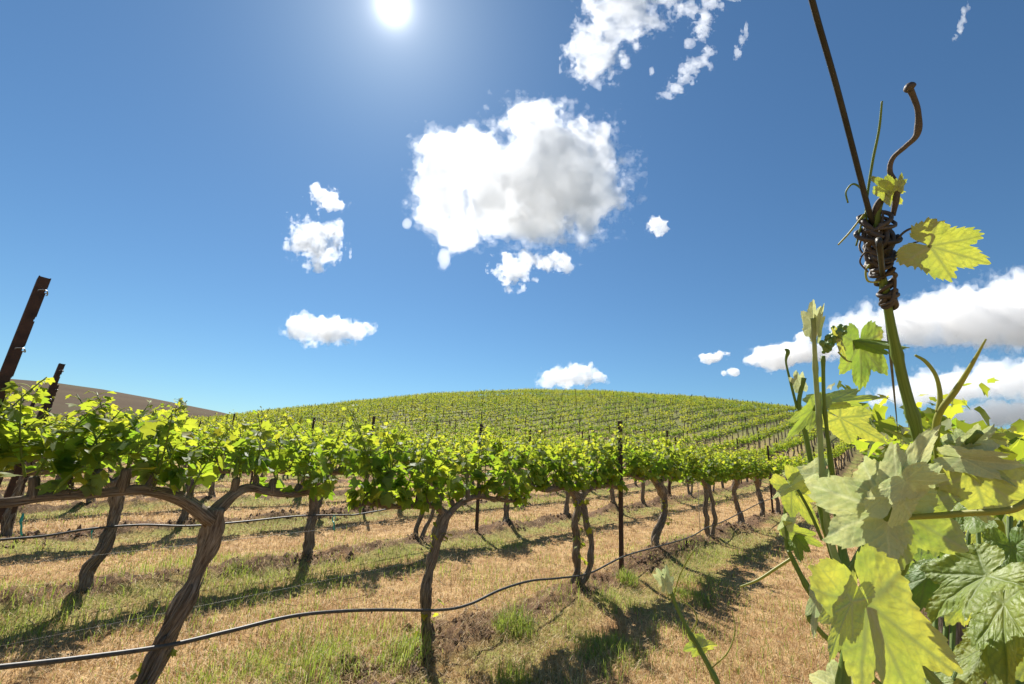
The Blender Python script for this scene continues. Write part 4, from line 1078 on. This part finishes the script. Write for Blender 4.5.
# young leaves high on the shoot
big_leaf((930, 246, .292), (998, 266), (962, 214), 1, .16, .08, .06, .05, .62, lit=.9, teeth=.10)
stem('petiole', [(890, 257, .30, 5), (905, 250, .296, 5.5), (930, 246, .292, 5)], M_GREEN, 8)
big_leaf((884, 190, .296), (906, 206), (900, 184), 2, .5, .2, .2, .06, .8, lit=1.2, teeth=.1)
big_leaf((889, 186, .297), (872, 178), (882, 197), 3, .5, .3, .2, .06, .8, lit=1.2, teeth=.1)
big_leaf((898, 186, .296), (903, 172), (893, 178), 37, .5, .3, .2, .06, .8, lit=1.0, teeth=.1)
# pale shoot with the flower cluster
s2 = stem('shoot', [(hx-6, hy, hdist, 9), (860, 640, .46, 11), (843, 580, .40, 11), (829, 533, .385, 9), (822, 470, .37, 8.5), (819, 420, .355, 8), (816, 380, .345, 7.5), (814, 336, .335, 6.5), (813, 318, .332, 7)], M_PALE, 12, 70)
stem('shoot', [(846, 575, .405, 13), (838, 520, .40, 10), (828, 440, .365, 6), (824, 400, .352, 5.5), (823, 356, .345, 5.5)], M_GREEN, 10, 40)
big_leaf((814, 326, .333), (811, 297), (826, 308), 4, .9, .3, .3, .05, .6, lit=1.6, mat=M_DOWNY)
big_leaf((818, 332, .333), (823, 302), (829, 318), 5, .9, .3, .3, .05, .5, lit=1.6, mat=M_DOWNY)
mb = MB(); rq = np.random.default_rng(4)
import bmesh
def beads(mb, cs, rad):
    bm = bmesh.new(); bmesh.ops.create_icosphere(bm, subdivisions=2, radius=1); bm.verts.ensure_lookup_table()
    V = np.array([v.co[:] for v in bm.verts]); F = np.array([[v.index for v in f.verts] for f in bm.faces]); bm.free()
    for c, r_ in zip(cs, rad): mb.add(c+V*r_*np.array([1, 1, 1.15]), [F])
cs = []
for q in range(44):
    u = rq.random(); cs.append(P(821+u*21+rq.normal(0, 3), 352-u*24+rq.normal(0, 4), .338+rq.normal(0, .004)))
beads(mb, cs, rq.uniform(.0009, .0019, 44)); fpart('flower_cluster', mb, plain('green_buds', (.10, .19, .04), (.17, .27, .06), .5, 80))
big_leaf((838, 338, .336), (848, 364), (840, 356), 6, .4, .2, .2, .06, .9, lit=1.0)
stem('tendril', [(838, 352, .338, 3), (846, 360, .337, 3), (852, 362, .336, 2)], M_YELLOW, 6)
# leaves between the shoots
big_leaf((860, 344, .40), (862, 396), (892, 366), 7, .35, .2, .2, .05, .15, lit=3.5)
big_leaf((857, 341, .395), (914, 350), (880, 354), 8, .9, .3, .2, .03, .3, lit=-.2, show='top')
big_leaf((840, 418, .41), (884, 440), (852, 452), 9, .2, .15, .15, .05, .95, lit=.8)
big_leaf((828, 403, .40), (890, 396), (856, 412), 34, .9, .3, .2, .05, .45, lit=2.0)
big_leaf((814, 408, .36), (788, 440), (806, 442), 10, .3, .2, .3, .05, .3, lit=3.0)
stem('petiole', [(819, 402, .355, 6), (816, 406, .357, 5), (814, 410, .36, 5)], M_GREEN, 8)
# thin shoots left of it
s3 = stem('shoot', [(843, 590, .42, 8), (828, 540, .405, 8), (815, 484, .39, 8), (806, 437, .38, 8), (799, 405, .375, 7), (804, 378, .372, 7)], M_GREEN, 10, 50)
stem('tendril', [(797, 408, .375, 5), (791, 384, .374, 5), (786, 362, .373, 4), (788, 352, .372, 8), (785, 349, .372, 4)], M_GREEN, 8, 30)
big_leaf((801, 386, .372), (793, 368), (806, 372), 11, .7, .3, .3, .06, .7, lit=1.4, mat=M_DOWNY)
big_leaf((814, 474, .375), (772, 494), (790, 466), 12, .35, .25, .3, .06, .55, lit=1.5, mat=M_DOWNY)
big_leaf((792, 488, .374), (817, 526), (784, 516), 13, .3, .2, .2, .05, .95, lit=.8)
stem('petiole', [(822, 540, .385, 5), (810, 512, .378, 5), (798, 490, .373, 4.5)], M_GREEN, 8)
s4 = stem('shoot', [(hx-16, hy, hdist, 7), (840, 650, .46, 7), (821, 612, .43, 8.5), (806, 585, .42, 8), (792, 558, .415, 7.5), (786, 541, .41, 6), (785, 504, .405, 5)], M_GREEN, 10, 60)
stem('tendril', [(792, 558, .415, 5.5), (775, 569, .412, 5.5), (758, 580, .41, 5), (740, 587, .408, 3.5)], M_YELLOW, 8, 30)
big_leaf((793, 531, .41), (826, 548), (806, 524), 14, .4, .2, .2, .07, .6, lit=1.2)
big_leaf((794, 536, .41), (801, 564), (782, 548), 15, .5, .2, .2, .07, .35, lit=-.1, show='top')
big_leaf((786, 520, .405), (781, 538), (794, 530), 16, .7, .4, .3, .05, .5, lit=1.4, mat=M_DOWNY)
big_leaf((817, 600, .42), (812, 636), (803, 610), 17, .4, .2, .3, .05, .5, lit=1.8, mat=M_DOWNY)
# the big pair of leaves seen from underneath
big_leaf((887, 512, .345), (806, 482), (868, 438), 18, -.08, .10, .10, .04, .3, lit=1.7, mat=M_DOWNY)
big_leaf((894, 509, .352), (976, 556), (962, 466), 19, -.12, .10, .10, .05, .45, lit=2.2)
big_leaf((898, 496, .325), (936, 422), (950, 478), 20, .35, .2, .25, .06, .6, lit=1.5, mat=M_DOWNY)
big_leaf((905, 480, .322), (928, 502), (948, 468), 35, .4, .2, .25, .06, .6, lit=1.3, mat=M_DOWNY)
stem('petiole', [(846, 584, .385, 16), (862, 556, .375, 17), (878, 530, .358, 17), (888, 512, .345, 13), (900, 490, .345, 8), (912, 466, .342, 6)], M_GREEN, 12, 40)
stem('petiole', [(894, 518, .348, 7), (930, 516, .345, 8), (970, 513, .34, 8.5), (1010, 510, .335, 8.5), (1030, 500, .335, 8)], M_YELLOW, 10, 30)
# forked tendril and the crumpled top at right
sv = stem('tendril', [(944, 500, .37, 8), (939, 470, .36, 9), (936, 432, .35, 11), (940, 412, .345, 10), (956, 390, .34, 9), (972, 364, .335, 6), (986, 339, .33, 2.5)], M_YELLOW, 10, 50)
stem('tendril', [(938, 412, .345, 8), (940, 395, .345, 7), (936, 376, .344, 6), (926, 362, .343, 6), (915, 355, .342, 4)], M_YELLOW, 8, 34)
stem('shoot', [(938, 470, .36, 9), (952, 452, .355, 10), (966, 444, .35, 10), (980, 432, .345, 9)], M_GREEN, 10, 24)
big_leaf((964, 446, .35), (938, 434), (958, 424), 21, .6, .3, .4, .08, .35, lit=2.2, mat=M_DOWNY)
big_leaf((970, 442, .35), (1000, 426), (978, 416), 22, .8, .3, .4, .10, .4, lit=2.2, mat=M_DOWNY)
big_leaf((962, 458, .345), (1036, 470), (1000, 446), 23, .5, .3, .3, .08, .4, lit=1.4, mat=M_DOWNY)
big_leaf((966, 458, .35), (1016, 486), (984, 492), 24, .5, .2, .3, .07, .6, lit=1.6)
big_leaf((972, 474, .36), (1050, 526), (1046, 466), 25, .2, .15, .15, .05, .95, lit=.9)
big_leaf((984, 436, .36), (1012, 444), (1000, 428), 38, .6, .3, .3, .07, .9, lit=.9)
# big lit leaf at the bottom and the leaves round it
big_leaf((868, 604, .30), (928, 732), (966, 648), 26, .12, .08, .08, .07, .68, lit=1.1, widen=1.0)
big_leaf((852, 602, .295), (826, 660), (818, 608), 36, .3, .12, .15, .06, .62, lit=1.8)
big_leaf((838, 690, .33), (804, 668), (846, 660), 27, .3, .2, .3, .05, .6, lit=1.5, mat=M_DOWNY)
stem('shoot', [(842, 700, .33, 15), (846, 660, .325, 15), (858, 625, .315, 14), (866, 602, .302, 12)], M_GREEN, 10, 24)
big_leaf((986, 576, .44), (914, 612), (962, 640), 28, .2, .15, .2, .05, .85, lit=-.62, show='top')
big_leaf((1004, 604, .46), (1004, 696), (1050, 634), 29, .2, .15, .2, .05, .85, lit=-.6, show='top')
big_leaf((926, 578, .47), (884, 616), (892, 574), 30, .4, .3, .2, .05, .05, lit=-.12, show='top')
big_leaf((985, 648, .45), (958, 700), (934, 655), 31, .3, .2, .2, .05, .85, lit=-.4, show='top')
big_leaf((1012, 548, .5), (1030, 600), (1052, 552), 32, .3, .2, .2, .05, .1, lit=-.2, show='top')
big_leaf((950, 530, .6), (944, 572), (972, 540), 33, .3, .2, .2, .05, .1, lit=-.2, show='top')
# fill: the vine's other leaves and shoots further back in the row
rf = np.random.default_rng(77)
for q in range(40):
    px_, py_ = rf.uniform(905, 1060), rf.uniform(500, 700); dd = rf.uniform(.55, .95)
    if px_ < 940 and py_ < 560: continue
    s_ = rf.uniform(.07, .12)*FPX/dd*.55; an = rf.uniform(.3, 2.8)
    tx, ty = px_+s_*math.cos(an), py_+s_*math.sin(an)
    lt = rf.choice([-.6, -.5, .8, 1.0, 1.4]); up_ = lt < 0
    big_leaf((px_, py_, dd), (tx, ty), (px_-s_*.8*math.sin(an), py_+s_*.8*math.cos(an)), 100+q, rf.uniform(.1, .5), rf.uniform(.1, .4), .25, .06, rf.uniform(.1, .85), lit=lt, show='top' if up_ else 'under')
for q in range(9):
    px_ = rf.uniform(930, 1040); y0 = rf.uniform(470, 540)
    stem('shoot', [(px_+rf.normal(0, 15), 720, .7, 6), (px_+rf.normal(0, 10), 620, .72, 6), (px_, y0+30, .75, 5), (px_+rf.normal(0, 12), y0, .76, 3)], M_GREEN, 8, 24)
# low shoot at the bottom
s5 = stem('shoot', [(hx-60, hy+40, hdist+.05, 9), (740, 730, .58, 8), (718, 684, .56, 8), (700, 650, .55, 7.5), (688, 630, .545, 7), (676, 605, .54, 6), (668, 585, .535, 5.5), (661, 574, .53, 7)], M_GREEN, 10, 60)
big_leaf((664, 582, .53), (655, 566), (668, 572), 40, .9, .3, .3, .05, .5, parent=s5, lit=1.4, mat=M_DOWNY)
big_leaf((666, 584, .53), (667, 566), (658, 576), 41, .9, .3, .3, .05, .5, parent=s5, lit=1.4, mat=M_DOWNY)
big_leaf((700, 646, .55), (682, 648), (696, 630), 42, .4, .2, .3, .06, .7, parent=s5, lit=1.4)
big_leaf((702, 648, .55), (716, 640), (706, 660), 43, .5, .3, .3, .06, .85, parent=s5, lit=.9)
stem('tendril', [(673, 598, .54, 2.5), (680, 575, .535, 3), (690, 556, .53, 3), (697, 546, .53, 2)], M_YELLOW, 6, 24)
stem('tendril', [(690, 634, .545, 2.5), (697, 620, .54, 3), (692, 608, .54, 2.5), (680, 600, .54, 2)], M_YELLOW, 6, 24)
stem('tendril', [(712, 668, .556, 2), (728, 652, .55, 2.5), (735, 630, .55, 2), (732, 610, .55, 1.5)], M_YELLOW, 6, 24)
# ------------------------------------------------------------------ the wire it is wound on
far_p = W(PT2-.3, ROW0+.03, 1.72)
pts = [P(790, -95, .27), P(812, 0, .275), P(838, 92, .282), P(866, 200, .292), P(877, 240, .303), P(884, 288, .318)]
b_ = pts[-1]
for k in (.05, .2, .5, 1.0): pts.append(b_+(far_p-b_)*k)
line_thing('trellis_wire', pts, .00125, M_WIRE, 'dark wire running overhead to the tangle of dead tendrils at right', 'wire', 10, None, 120)
print('vines', len(spots), 'posts', len(posts), 'sun', math.degrees(SUN_EL), math.degrees(SUN_AZ))
